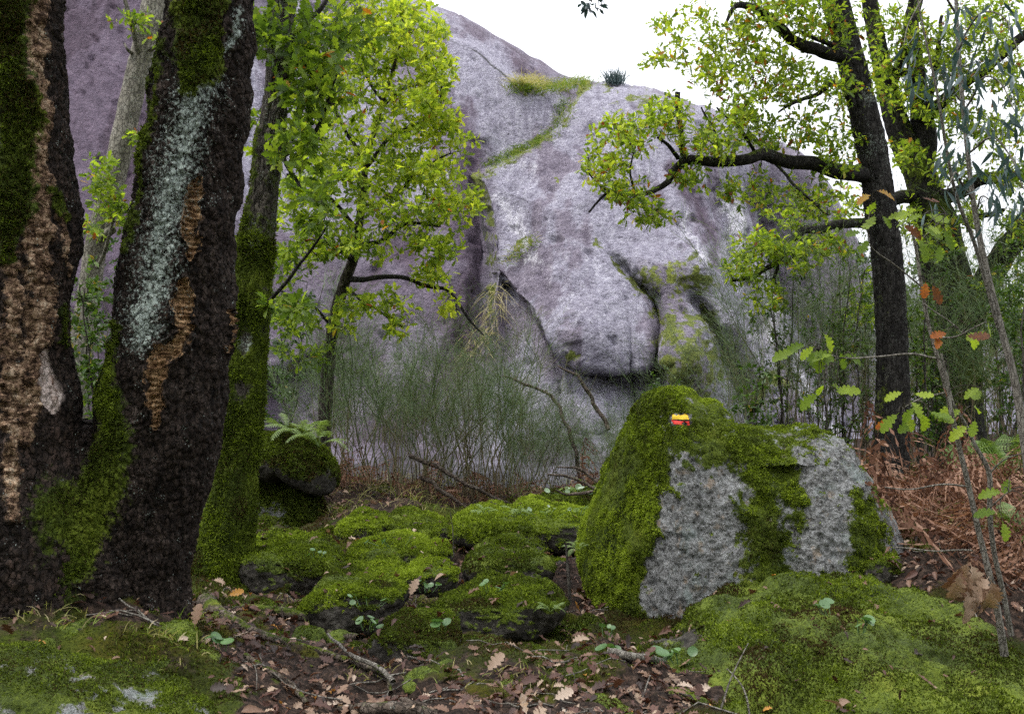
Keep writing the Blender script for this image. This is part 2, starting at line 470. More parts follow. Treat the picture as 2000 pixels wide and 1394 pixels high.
def bark(name, stops, scale=30, crack=(18, 18, 5), crackcol=(0.01, 0.009, 0.008), lichen=(0.37, 0.43, 0.39), cork_stops=None, moss_bright=0.8, moss_scale=1.0):
    t = NT(name)
    fine = t.noise(scale, 6, 0.7); stretched = t.noise(1.0, 6, 0.7, vec=t.mapping((scale, scale, scale * 0.22)))
    v = t.math('ADD', t.math('MULTIPLY', fine, 0.45), t.math('MULTIPLY', stretched, 0.55))
    col = t.ramp(v, stops)
    vm = t.n.new('ShaderNodeVectorMath'); vm.operation = 'MULTIPLY_ADD'
    nc = t.n.new('ShaderNodeTexNoise'); nc.inputs['Scale'].default_value = 40; nc.inputs['Detail'].default_value = 3; t.link(t.coord(), nc.inputs['Vector'])
    t.link(nc.outputs['Color'], vm.inputs[0]); vm.inputs[1].default_value = (1.3, 1.3, 1.3); t.link(t.mapping(crack), vm.inputs[2])
    vo = t.voro(1.0, 'DISTANCE_TO_EDGE', vec=vm.outputs[0]).outputs['Distance']
    cr = t.math('ADD', t.math('MULTIPLY', t.smooth(vo, 0.0, 0.14), 0.6), 0.4)
    col = t.mix(cr, crackcol, col)
    ck = t.attr('cork')
    if cork_stops:
        ribs = t.math('ADD', t.math('MULTIPLY', t.noise(1.0, 5, 0.75, vec=t.mapping((17, 17, 46)), dist=1.2), 0.6), t.math('MULTIPLY', t.noise(1.0, 5, 0.7, vec=t.mapping((26, 26, 9))), 0.4))
        cc = t.ramp(ribs, cork_stops)
        cm = t.smooth(t.math('ADD', ck, t.math('MULTIPLY', t.math('SUBTRACT', t.noise(24, 6, 0.75), 0.5), 1.3)), 0.44, 0.58)
        col = t.mix(cm, col, cc)
    wm = t.smooth(t.attr('wood'), 0.45, 0.6)
    wood = t.ramp(t.noise(1.0, 5, 0.7, vec=t.mapping((60, 60, 9))), [(0.35, (0.16, 0.10, 0.075)), (0.5, (0.44, 0.36, 0.32)), (0.7, (0.58, 0.50, 0.46))])
    col = t.mix(wm, col, wood)
    ln = t.math('ADD', t.math('MULTIPLY', t.noise(70, 5, 0.75), 0.9), t.math('MULTIPLY', t.attr('lichen'), 0.42))
    dots = t.smooth(t.math('SUBTRACT', t.math('MULTIPLY', t.attr('lichen'), 0.16), t.voro(95).outputs['Distance']), -0.30, -0.12)
    lm = t.math('MAXIMUM', t.smooth(ln, 0.72, 0.84), t.math('MULTIPLY', dots, t.smooth(t.noise(16, 3), 0.56, 0.68)))
    lcol = t.mix(t.noise(25, 3), lichen, tuple(c * 0.62 for c in lichen))
    col = t.mix(lm, col, lcol)
    mo = t.math('ADD', t.attr('moss'), t.math('MULTIPLY', t.math('SUBTRACT', t.noise(26, 6, 0.75), 0.5), 1.4))
    col = t.mix(t.smooth(mo, 0.40, 0.60), col, moss_colour(t, moss_bright))
    h = t.math('ADD', t.math('MULTIPLY', v, 0.7), t.math('MULTIPLY', cr, 0.5))
    return t.done(t.principled(col, 0.9, t.bump(h, 1.0, 0.02), 0.12))
M['cork_dark'] = bark('black_cork_bark', [(0.38, (0.006, 0.0045, 0.004)), (0.5, (0.024, 0.017, 0.0135)), (0.60, (0.055, 0.041, 0.034)), (0.72, (0.12, 0.095, 0.082))],
                      32, (52, 52, 30), cork_stops=[(0.34, (0.022, 0.011, 0.007)), (0.43, (0.15, 0.080, 0.040)), (0.52, (0.34, 0.205, 0.105)), (0.66, (0.50, 0.36, 0.22))])
M['cork_rough'] = bark('peeling_cork_bark', [(0.36, (0.010, 0.008, 0.008)), (0.5, (0.030, 0.022, 0.018)), (0.62, (0.075, 0.050, 0.040)), (0.78, (0.16, 0.12, 0.10))],
                       30, (46, 46, 26), cork_stops=[(0.38, (0.010, 0.007, 0.005)), (0.46, (0.085, 0.050, 0.032)), (0.53, (0.27, 0.175, 0.11)), (0.62, (0.50, 0.39, 0.28)), (0.76, (0.64, 0.56, 0.46))])
M['oak_bark'] = bark('oak_bark', [(0.34, (0.020, 0.017, 0.014)), (0.5, (0.065, 0.056, 0.046)), (0.62, (0.14, 0.125, 0.105)), (0.78, (0.26, 0.25, 0.22))], 26, (44, 44, 11), lichen=(0.36, 0.41, 0.35))
M['oak_dark'] = bark('dark_oak_bark', [(0.38, (0.007, 0.0065, 0.006)), (0.5, (0.022, 0.020, 0.018)), (0.60, (0.05, 0.047, 0.042)), (0.74, (0.12, 0.115, 0.10))], 26, (40, 40, 10), lichen=(0.25, 0.29, 0.25))
M['pale_bark'] = bark('pale_oak_bark', [(0.34, (0.07, 0.065, 0.05)), (0.5, (0.20, 0.185, 0.15)), (0.62, (0.31, 0.29, 0.25)), (0.78, (0.42, 0.41, 0.37))], 20, (30, 30, 16), (0.05, 0.045, 0.04), lichen=(0.36, 0.44, 0.36))
M['twig'] = bark('twig_bark', [(0.34, (0.03, 0.026, 0.022)), (0.5, (0.07, 0.062, 0.052)), (0.7, (0.15, 0.135, 0.115))], 40, (40, 40, 12), lichen=(0.25, 0.28, 0.24))
M['grey_stem'] = bark('grey_sapling_bark', [(0.34, (0.10, 0.09, 0.075)), (0.5, (0.19, 0.175, 0.15)), (0.7, (0.30, 0.285, 0.255))], 45, (50, 50, 14), (0.07, 0.06, 0.05), lichen=(0.36, 0.38, 0.35))
M['root'] = bark('root_bark', [(0.34, (0.03, 0.022, 0.017)), (0.5, (0.10, 0.078, 0.062)), (0.7, (0.22, 0.185, 0.155))], 36, (34, 34, 34), lichen=(0.32, 0.34, 0.30))

def paint(name, c):
    t = NT(name)
    n = t.noise(160, 4, 0.7)
    col = t.mix(t.smooth(n, 0.50, 0.75), c, tuple(x * 0.5 for x in c))
    col = t.mix(t.smooth(t.noise(75, 5, 0.75), 0.57, 0.63), col, (0.12, 0.12, 0.10))
    return t.done(t.principled(col, 0.6, t.bump(n, 0.6, 0.004), 0.3))
M['yellow'] = paint('yellow_paint', (0.72, 0.47, 0.02))
M['red'] = paint('red_paint', (0.62, 0.028, 0.022))
# ------------------------------------------------------------------ ground
GC = [(-200,1394,3.0),(200,1394,3.1),(500,1394,3.2),(750,1394,3.25),(1100,1394,3.25),(1400,1400,3.3),(1600,1500,3.4),(1850,1510,3.4),(2100,1500,3.3),(1560,1390,4.1),(1850,1400,4.1),(2300,1450,3.0),
      (250,1196,3.58),(40,1190,3.42),(-200,1200,3.4),(250,1180,3.95),(330,1200,3.7),(400,1265,3.7),(560,1300,3.85),(700,1335,3.75),(850,1262,4.25),(1000,1305,3.95),(1200,1310,4.0),
      (1240,1245,4.7),(1400,1225,4.6),(1600,1160,4.95),(1750,1105,5.1),(2000,1215,4.45),(2200,1230,4.4),
      (1130,1165,5.2),(1000,1200,4.9),(700,1215,4.85),(560,1165,5.1),(440,1095,5.9),(600,1125,5.8),(800,1105,5.9),(1000,1110,5.9),
      (750,1040,7.0),(1000,1050,7.0),(1150,1010,8.0),(650,995,8.0),(850,985,9.2),(1100,975,9.6),(590,1035,8.0),(640,950,9.6),(450,1005,7),(300,1000,7.5),(100,960,8),(-300,950,8),
      (1740,958,8),(1900,965,7.2),(2050,1000,6.3),(1640,965,8),(1850,905,10),(2000,885,11),(2300,880,11),(900,958,11.5),(1200,950,11.5),(1500,938,11.5),(400,925,12),(100,910,12),(1000,935,14),(1600,915,14),(2000,850,16)]
gp = np.array([P(*c) for c in GC])
extra = np.array([[0,0,.25],[3,0.5,.35],[-3,.5,.40],[0,-4,.1],[6,-4,.3],[-6,-4,.3],[9,5,.5],[-9,5,.5],[40,-30,-.5],[-40,-30,-.5],[40,20,.3],[-40,20,.5],[40,80,0.],[-40,80,0.],[0,80,0.],[12,14,.2],[-12,13,.4]])
gp = np.vstack([gp, extra])
def _U(r2): return 0.5 * r2 * np.log(np.maximum(r2, 1e-9))
_n = len(gp)
_K = _U(((gp[:, None, :2] - gp[None, :, :2]) ** 2).sum(-1)) + np.eye(_n) * 0.02
_Pm = np.hstack([np.ones((_n, 1)), gp[:, :2]])
_A = np.vstack([np.hstack([_K, _Pm]), np.hstack([_Pm.T, np.zeros((3, 3))])])
_w = np.linalg.solve(_A, np.concatenate([gp[:, 2], np.zeros(3)]))
def zg(x, y, rough=True):
    x = np.asarray(x, float); y = np.asarray(y, float)
    sh = x.shape; x = x.ravel(); y = y.ravel()
    z = _w[_n] + _w[_n + 1] * x + _w[_n + 2] * y
    for k in range(_n): z = z + _w[k] * _U((x - gp[k, 0]) ** 2 + (y - gp[k, 1]) ** 2)
    if rough:
        p = np.stack([x, y, 0 * x], -1)
        fade = np.exp(-np.maximum(np.hypot(x, y - 5) - 8, 0) / 6)
        z = z + fade * (0.06 * fbm(p * 1.7, 3, 3) + 0.075 * fbm(p * 4.6, 3, 9) + 0.022 * fbm(p * 17, 3, 19))
    z = z - 0.15 * np.exp(-(((x + 0.40) / 1.55) ** 4 + ((y - 6.1) / 1.55) ** 4))
    return z.reshape(sh)

def axis(fine0, fine1, step, far0, far1, growth=1.22):
    a = list(np.arange(fine0, fine1, step)); s = step
    while a[-1] < far1: s *= growth; a.append(a[-1] + s)
    s = step; b = []
    x = fine0
    while x > far0: s *= growth; x -= s; b.append(x)
    return np.array(b[::-1] + a)
gx = axis(-3.6, 3.6, 0.017, -70, 90)
gy1 = axis(2.2, 7.2, 0.017, -45, 7.21)
gy2 = axis(7.25, 12.5, 0.05, 7.24, 110)
gy = np.concatenate([gy1, gy2[gy2 > gy1[-1]]])
GX, GY = np.meshgrid(gx, gy)
GV = np.stack([GX, GY, zg(GX, GY)], -1).reshape(-1, 3)
gpx, gpy = proj(GV)
front = GV[:, 1] > 1.5
SOIL = [(700, 1365, 210, 62), (1120, 1385, 260, 48), (1320, 1300, 150, 45), (1135, 1120, 55, 110), (870, 1215, 70, 22), (1750, 1120, 180, 40), (1980, 1090, 170, 130),
        (560, 1290, 110, 26), (760, 1290, 90, 40), (950, 958, 330, 28), (1000, 1075, 130, 22), (700, 985, 120, 18), (430, 1185, 70, 24), (250, 1205, 110, 20), (1600, 1140, 120, 14), (760, 1150, 230, 60), (930, 1120, 160, 60), (620, 1110, 90, 30), (640, 1200, 120, 34)]
def soil_mask(px, py):
    m = np.full(np.shape(px), -9.0)
    for cx, cy, rx, ry in SOIL: m = np.maximum(m, blob(px, py, cx, cy, rx, ry))
    return np.clip(m * 1.5 + 0.35, 0, 1)
_w1 = fbm(GV * 3.1, 4, 141) ; _w2 = fbm(GV * 3.1 + 31, 4, 142)
gsoil = np.where(front, soil_mask(gpx + 130 * _w1, gpy + 75 * _w2), 0.3)
gsoil = np.where(GV[:, 1] > 12, 0.8, gsoil)
gmoss = np.clip(0.72 - gsoil + 0.5 * fbm(GV * 1.6, 4, 40) + 0.25 * fbm(GV * 9, 3, 43), 0, 1)
GF = grid_faces(len(gy), len(gx))
ground = obj('ground', mk_mesh('ground', GV, GF, {'moss': gmoss}, True, [M['ground']]), kind='structure',
             label='uneven forest floor of moss, dark soil and leaf litter', category='ground')

# ------------------------------------------------------------------ granite cliff
TOP = np.array([(-900,-620),(-200,-480),(300,-300),(600,-130),(740,-50),(830,0),(900,28),(1000,88),(1060,122),(1105,152),(1150,156),(1200,160),(1280,172),(1330,194),(1400,215),(1480,252),(1560,292),(1620,350),
                (1660,440),(1700,515),(1780,565),(1880,590),(1980,612),(2300,650)], float)
cpx = np.concatenate([np.arange(-900, -40, 14), np.arange(-40, 1750, 3.6), np.arange(1750, 2300, 12)])
tt = np.concatenate([np.linspace(0, 0.2, 80)[:-1], np.linspace(0.2, 1, 300)])
BOT = 1015.0
top = np.interp(cpx, TOP[:, 0], TOP[:, 1])
top = np.convolve(np.pad(top, 4, 'edge'), np.ones(9) / 9, 'valid') + 2.5 * vnoise(np.stack([cpx / 23, 0 * cpx, 0 * cpx], -1), 5)
PX = np.broadcast_to(cpx, (len(tt), len(cpx)))
PY = top[None] + (BOT - top[None]) * tt[:, None]
GULLY = [(1150,150),(1112,200),(1085,250),(1040,285),(985,310),(925,345),(945,420),(952,500),(960,545),(955,590),(946,640),(925,690),(885,740),(860,830),(850,1020)]
NOSE = [(985,545),(1030,592),(1062,640),(1100,690),(1140,716),(1185,724),(1232,727),(1280,716)]
CREASE1 = [(1175,488),(1222,528),(1275,585),(1290,640),(1280,720),(1290,800)]
CREASE2 = [(1300,300),(1360,420),(1400,520),(1430,600)]
RIDGE1 = [(1340,560),(1400,650),(1445,760),(1470,860)]
RIDGE2 = [(1420,330),(1455,420),(1500,560),(1560,680),(1640,820)]
RIDGE3 = [(1360,330),(1395,430),(1440,560),(1480,650),(1560,790)]
LEDGE = [(870,78),(930,100),(1000,160),(1060,185),(1110,178)]
def cliff_depth(px, py):
    h = np.clip((1000 - py) / 1000, 0, 1.7)
    D = 15.2 + 4.6 * h ** 1.15
    D = D - 1.6 * sstep(650, -100, px) + 0.5 * np.sin(px / 170.0) * 0.35
    # left wall: broad vertical flutes and the overhang low behind the oaks
    D = D + (0.16 * np.sin(px / 42 + py / 400.) + 0.30 * np.sin(px / 97 + 1.0 + py / 700.)) * sstep(1000, 800, px)
    D = D + 0.7 * sstep(690, 760, py + 0.12 * (px - 560) + 14 * np.sin(px / 31.)) * sstep(330, 520, px) * sstep(760, 600, px)
    # upper terrace stepping back above the ledge
    d, _, s, par = poly_dist(px, py, LEDGE, True)
    inside = (px > 800) & (px < 1130)
    D = D + np.where(inside, 0.9 * sstep(4, 16, np.where(s < 0, d, -d)) * sstep(800, 880, px), 0)
    # main dome in front of the gully
    d, _, s, par = poly_dist(px, py, GULLY, True)
    sd_ = np.where(s < 0, d, -d)                          # + on the dome side
    edge = sstep(-6, 16, sd_)
    D = D - 1.3 * edge * (0.5 + 0.5 * sstep(0, 170, sd_))
    D = D + 0.25 * np.exp(-(np.minimum(sd_, 0) / 60) ** 2) * (sd_ < 6)
    # dome turns away to the right
    D = D + 3.2 * (np.clip(px - 1250, 0, 450) / 500) ** 2 - 0.5 * np.exp(-(((px - 1180) / 260) ** 2 + ((py - 400) / 260) ** 2))
    # nose bulge and its undercut
    D = D - 0.8 * np.exp(-(((px - 1140) / 140) ** 2 + ((py - 655) / 115) ** 2)) 
    d, _, s, par = poly_dist(px, py, NOSE, True)
    sn = np.where(s > 0, d, -d)                           # + below the line
    reach = sstep(960, 1000, px) * sstep(1330, 1282, px)
    D = D + reach * (0.62 * sstep(-4, 8, sn) * np.exp(-np.maximum(sn, 0) / 160)) 
    d, _, s, _ = poly_dist(px, py, [(1055,640),(1070,690),(1080,760),(1085,860)], True)
    D = D + 0.25 * sstep(-8, 20, np.where(s < 0, d, -d)) * np.exp(-d / 60) * sstep(640, 700, py)
    for line, amp, w in (([(1228,640),(1232,728),(1240,800),(1252,900)], 0.5, 5), (CREASE1, 0.45, 13), (RIDGE1, 0.55, 14), ([(925,345),(940,500),(930,640)], 0.2, 16),
                         ([(880,560),(905,640),(915,700)], 0.12, 7), ([(1180,724),(1100,742)], 0.1, 6)):
        d, _, _, par = poly_dist(px, py, line); D = D + amp * np.exp(-(d / w) ** 2) * sstep(-0.05, 0.3, par)
    for line, amp in ((RIDGE2, 1.3), (RIDGE3, 0.9), (CREASE2, 0.5)):
        d, _, s, par = poly_dist(px, py, line, True)
        r = np.where(s < 0, d, -d)                        # + to the right of a line going down
        amp = amp * sstep(0.0, 0.45, par); D = D + amp * sstep(-4, 22, r) * np.exp(-np.maximum(r, 0) / 110) - 0.4 * amp * np.exp(-((r + 30) / 26) ** 2)
    # mossy knob low on the right
    D = D - 1.1 * np.exp(-(((px - 1352) / 68) ** 2 + ((py - 700) / 95) ** 2))
    D = D - 0.5 * np.exp(-(((px - 1160) / 90) ** 2 + ((py - 820) / 70) ** 2))
    D = D - 0.5 * np.exp(-(((px - 1330) / 100) ** 2 + ((py - 520) / 60) ** 2))
    # apron of rock running out towards the thicket
    D = D - 3.3 * sstep(835, 985, py + 14 * np.sin(px / 47.) + 8 * np.sin(px / 19.)) * sstep(1900, 1500, px)
    # rounded crest
    t0 = np.interp(px, TOP[:, 0], TOP[:, 1])
    q = np.clip((py - t0) / 46, 0, 1)
    D = D + 1.1 * (1 - np.sqrt(np.clip(1 - (1 - q) ** 2, 0, 1)))
    return D
CD = cliff_depth(PX, PY)
CV = P(PX, PY, CD)
q = CV.reshape(-1, 3)
N0 = vnormals(q, grid_faces(len(tt), len(cpx)))
if N0[:, 1].mean() > 0: N0 = -N0
lump = 0.16 * fbm(q * np.array([1.0, 1, 0.55]) * 0.9, 3, 51) + 0.05 * fbm(q * np.array([1, 1, 0.7]) * 2.9, 3, 61) + 0.022 * fbm(q * 9.0, 3, 71, 0.65)
_q0 = np.clip((PY - top[None]) / 160, 0.12, 1).ravel()
lump = lump * _q0
pits = np.maximum(fbm(q * 4.2, 2, 77) - 0.38, 0) * 0.22
q = q + N0 * (lump - pits)[:, None]
# the far side of the crest, running back and down out of sight
fpx, fpy = PX.ravel(), PY.ravel()
crest = q[:len(cpx)]
back = [crest + np.array([0, 0.6, -0.03]) * 1, crest + np.array([0, 2.5, -0.4]), crest + np.array([0, 7, -2.0]), np.stack([crest[:, 0], crest[:, 1] + 14, np.full(len(cpx), -1.5)], -1)]
full = np.concatenate(back[::-1] + [q])
nb = len(cpx) * 4
def pad(a): return np.concatenate([np.tile(a[:len(cpx)], 4), a])
nz = fbm(np.stack([fpx / 60, fpy / 60, 0 * fpx], -1), 4, 90); nzf = fbm(np.stack([fpx / 16, fpy / 16, 0 * fpx], -1), 3, 95)
dG, _, sG, parG = poly_dist(fpx + 10 * nz + 8 * nzf, fpy + 8 * nzf, GULLY, True); sdG = np.where(sG < 0, dG, -dG)
opx, opy = fpx, fpy
fpx, fpy = fpx + 34 * nz + 14 * nzf, fpy + 30 * np.roll(nz, 777) + 14 * np.roll(nzf, 333)
moss = np.maximum.reduce([
    np.where(parG < 0.42, 1.0 - np.abs(sdG - 6) / (20 + 16 * nz) - 0.5 * np.clip(nzf, 0, 1), 0), np.where((parG >= 0.42) & (parG < 0.75), 0.75 - np.abs(sdG - 5) / 18, 0) ,
    0.95 * band(fpx, fpy, [(1170,486,10),(1222,530,20),(1270,580,18),(1290,640,16),(1285,720,14)]),
    1.1 * blob(fpx, fpy, 1345, 690, 88, 100) + 0.2, 0.7 * band(fpx, fpy, [(1380,640,16),(1420,700,16),(1450,800,14)]),
    band(fpx, fpy, [(1010,480,14),(1045,466,12)]), 0.55 * blob(fpx, fpy, 1230, 190, 120, 50), 0.75 * blob(fpx, fpy, 1080, 175, 80, 26),
    0.95 * blob(fpx, fpy, 1330, 545, 120, 70), 0.65 * blob(fpx, fpy, 1120, 700, 46, 36), band(fpx, fpy, [(1092,350,6),(1100,345,6)]),
    0.65 * blob(fpx, fpy, 1500, 760, 110, 90), 0.5 * blob(fpx, fpy, 570, 690, 90, 50)])
moss = np.clip(np.minimum(moss, 0.62) * 0.95 + 0.45 * nzf * (moss > 0.05), 0, 0.8)
grey = np.clip(0.75 * sstep(1180, 1320, fpx + 60 * nz) * sstep(250, 330, fpy + 0 * fpx) + 0.9 * sstep(730, 790, fpy + 40 * nz)
               + 0.6 * blob(fpx, fpy, 960, 200, 160, 140) + 0.6 * blob(fpx, fpy, 1220, 200, 130, 70) + 0.3 * sstep(500, 560, fpx) * sstep(700, 640, fpx), 0, 1) * 0.55
red = np.clip(np.maximum.reduce([1.15 * band(fpx, fpy, [(905,220,36),(905,320,60),(905,450,76),(900,600,100),(890,720,110)]), 0.9 * band(fpx, fpy, [(1330,330,30),(1385,430,26),(1400,500,18)]),
               0.9 * sstep(480, 300, fpx), 0.65 * sstep(980, 840, fpx) * sstep(380, 520, fpy), 0.7 * band(fpx, fpy, [(1080,140,40),(1000,90,30),(900,40,22)]), 0.6 * band(fpx, fpy, [(1500,620,30),(1560,720,24)])]) * 1.2 + 0.25 * nz, 0, 1)
white = np.clip(0.95 * np.maximum.reduce([0.95 * band(fpx, fpy, [(1420,380,28),(1445,500,30),(1500,620,34),(1560,740,36),(1620,830,26)]), 0.8 * band(fpx, fpy, [(1350,420,16),(1380,540,18)]),
               0.75 * band(fpx, fpy, [(960,370,30),(1010,440,40),(1060,520,34)]), 0.5 * blob(fpx, fpy, 1150, 560, 130, 70), 0.6 * blob(fpx, fpy, 1180, 770, 60, 40), 0.45 * blob(fpx, fpy, 1040, 330, 80, 90)]) + 0.2 * nz, 0, 1)
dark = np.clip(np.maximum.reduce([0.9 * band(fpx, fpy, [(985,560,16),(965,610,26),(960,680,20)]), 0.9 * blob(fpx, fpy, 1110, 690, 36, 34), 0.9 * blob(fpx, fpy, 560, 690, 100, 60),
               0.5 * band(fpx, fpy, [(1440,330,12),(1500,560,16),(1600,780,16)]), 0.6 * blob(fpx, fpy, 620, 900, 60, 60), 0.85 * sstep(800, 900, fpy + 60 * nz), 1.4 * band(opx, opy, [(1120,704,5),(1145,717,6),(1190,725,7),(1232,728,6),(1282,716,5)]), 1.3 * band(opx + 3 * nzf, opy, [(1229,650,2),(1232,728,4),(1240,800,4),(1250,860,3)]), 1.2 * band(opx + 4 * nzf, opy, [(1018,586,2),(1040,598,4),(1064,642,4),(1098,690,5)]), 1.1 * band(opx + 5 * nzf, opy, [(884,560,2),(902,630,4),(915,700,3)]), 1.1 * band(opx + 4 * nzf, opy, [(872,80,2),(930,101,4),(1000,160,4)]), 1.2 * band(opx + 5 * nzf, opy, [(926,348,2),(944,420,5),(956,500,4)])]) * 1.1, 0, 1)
fpx, fpy = opx, opy
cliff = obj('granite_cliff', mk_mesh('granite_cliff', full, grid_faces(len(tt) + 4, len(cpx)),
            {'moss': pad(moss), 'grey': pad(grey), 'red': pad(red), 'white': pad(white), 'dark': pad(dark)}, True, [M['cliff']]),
            kind='structure', label='huge lilac grey granite cliff with moss in its gully', category='cliff')
CLIFF_Q, CLIFF_PX, CLIFF_PY = q, fpx, fpy

# -- grass and moss growing out of the ledge, gully and hanging tuft: parts of the cliff
def blades(n_pts, pos, length, width, droop, tint, lean=None, K=4, spread=0.5):
    """curved grass blades rooted at pos; length, tint are arrays"""
    n = len(pos)
    d = unit(np.stack([rng.normal(size=n) * spread, rng.normal(size=n) * spread, np.ones(n)], -1))
    if lean is not None: d = unit(d + lean)
    t = np.linspace(0, 1, K)[None, :, None]
    path = pos[:, None] + d[:, None] * t * length[:, None, None]
    hd = d.copy(); hd[:, 2] = 0; hd = unit(hd + rng.normal(size=hd.shape) * 0.1)
    path = path + (t ** 2) * (length * droop)[:, None, None] * (hd * 0.6 + np.array([0, 0, -0.7]))[:, None]
    W = width * (1 - np.linspace(0, 1, K) ** 1.5)[None, :] * np.ones((n, 1)) + 0.0002
    V, F = ribbons(path, W)
    return V, F, np.repeat(tint, K * 2)
def near_cliff(pts, n, jitter):
    """points on the cliff surface along a stroke in the photograph"""
    c = catmull([(x, y, 0) for x, y in pts], 60)
    k = rng.integers(0, 60, n)
    px = c[k, 0] + rng.normal(size=n) * jitter; py = c[k, 1] + rng.normal(size=n) * jitter * 0.5
    return P(px, py, cliff_depth(px, py) - 0.05)
b = Bag()
for pts, n, jit, L, tl, th, sp, dr in (([(1000,172),(1040,176),(1090,172),(1150,160)], 900, 11, 0.24, 0.1, 0.8, 0.6, 0.7), ([(1010,165),(1060,168)], 260, 9, 0.36, 0.8, 1.0, 0.8, 0.6),
                           ([(1105,195),(1090,245),(1060,272),(1010,296),(950,326)], 900, 9, 0.15, 0.0, 0.7, 0.8, 0.8), ([(1045,468),(1015,490),(990,515)], 160, 9, 0.16, 0.2, 0.9, 0.8, 0.8)):
    p = near_cliff(pts, n, jit)
    V, F, t_ = blades(n, p, L * rng.uniform(0.5, 1.2, n), 0.006, dr, rng.uniform(tl, th, n), np.array([0, -0.5, 0]), spread=sp)
    b.add(V, F, tint=t_)
n = 200   # dry grass hanging down the lower gully
p = near_cliff([(975,560),(960,610),(945,650),(925,690)], n, 13)
V, F, t_ = blades(n, p, rng.uniform(0.15, 0.45, n), 0.005, 1.6, rng.uniform(0.75, 1, n), np.array([0, -1.2, -0.6]), spread=0.6)
b.add(V, F, tint=t_)
o = obj('ledge_grass', b.mesh('ledge_grass', M['grass'], False), cliff, kind='stuff', label='bright grass and dry tufts growing along the cliff ledge')
# ------------------------------------------------------------------ moss fur and boulders
def fur(name, V, F, mask, n, lo, hi, root, bright=(0.15, 0.85), width=0.0028, seed_scale=3.0, facing=-0.35, upb=0.45):
    """many tiny moss fronds on a mesh where mask > 0: one part"""
    T = np.concatenate([F[:, [0, 1, 2]], F[:, [0, 2, 3]]]) if F.shape[1] == 4 else F
    a, b_, c = V[T[:, 0]], V[T[:, 1]], V[T[:, 2]]
    nr = np.cross(b_ - a, c - a); ar = np.linalg.norm(nr, axis=1)
    nrm = nr / np.maximum(ar, 1e-12)[:, None]
    ctr = (a + b_ + c) / 3
    view = unit(CAM - ctr)
    dist = np.linalg.norm(CAM - ctr, axis=1)
    w = ar * np.clip(mask[T].mean(1), 0, 1) ** 1.5 * ((nrm * view).sum(1) > facing) / np.maximum(dist, 2) ** 1.6
    px, py = proj(ctr)
    w = w * ((px > -150) & (px < 2150) & (py > -150) & (py < 1550) & (ctr[:, 1] > 1))
    if w.sum() <= 0: return None
    k = rng.choice(len(T), n, p=w / w.sum())
    u, v = rng.random(n), rng.random(n); s = u + v > 1; u = np.where(s, 1 - u, u); v = np.where(s, 1 - v, v)
    pos = a[k] + u[:, None] * (b_[k] - a[k]) + v[:, None] * (c[k] - a[k])
    d = unit(nrm[k] + np.array([0, 0, upb]) + rng.normal(size=(n, 3)) * 0.55)
    clump = 0.6 * fbm(pos * 20, 2, 5) + 0.6 * fbm(pos * 55, 2, 6); big = fbm(pos * seed_scale, 3, 8)
    L = rng.uniform(lo, hi, n) * (1 + 0.55 * clump) * np.clip(1 + 1.1 * fbm(pos * 5 + 3, 2, 77), 0.45, 1.7) * np.clip(dist[k] / 5, 0.75, 1.8)
    side = unit(np.cross(d, rng.normal(size=(n, 3)))) * (width * np.clip(dist[k] / 4, 0.8, 2.2))[:, None]
    base = pos - nrm[k] * 0.003
    mid = base + d * (L * 0.55)[:, None]
    tip = mid + unit(d + rng.normal(size=(n, 3)) * 0.7) * (L * 0.5)[:, None]
    VV = np.stack([base - side * 0.5, mid + side, tip, mid - side], 1).reshape(-1, 3)
    FF = (np.arange(n) * 4)[:, None] + np.array([[0, 1, 2, 3]])
    brown = sstep(0.18, 0.5, fbm(pos * 3.3 + 40, 4, 91)) * 0.45
    tint = np.clip(bright[0] + (bright[1] - bright[0]) * (0.50 + 0.65 * big + 0.35 * clump) - brown + rng.normal(size=n) * 0.15, 0, 1)
    me = mk_mesh(name, VV, FF, {'tint': np.repeat(tint, 4)}, False, [M['moss']])
    if root is None: return obj(name, me)
    return obj(name, me, root, kind='stuff')          # root is the part that carries the moss

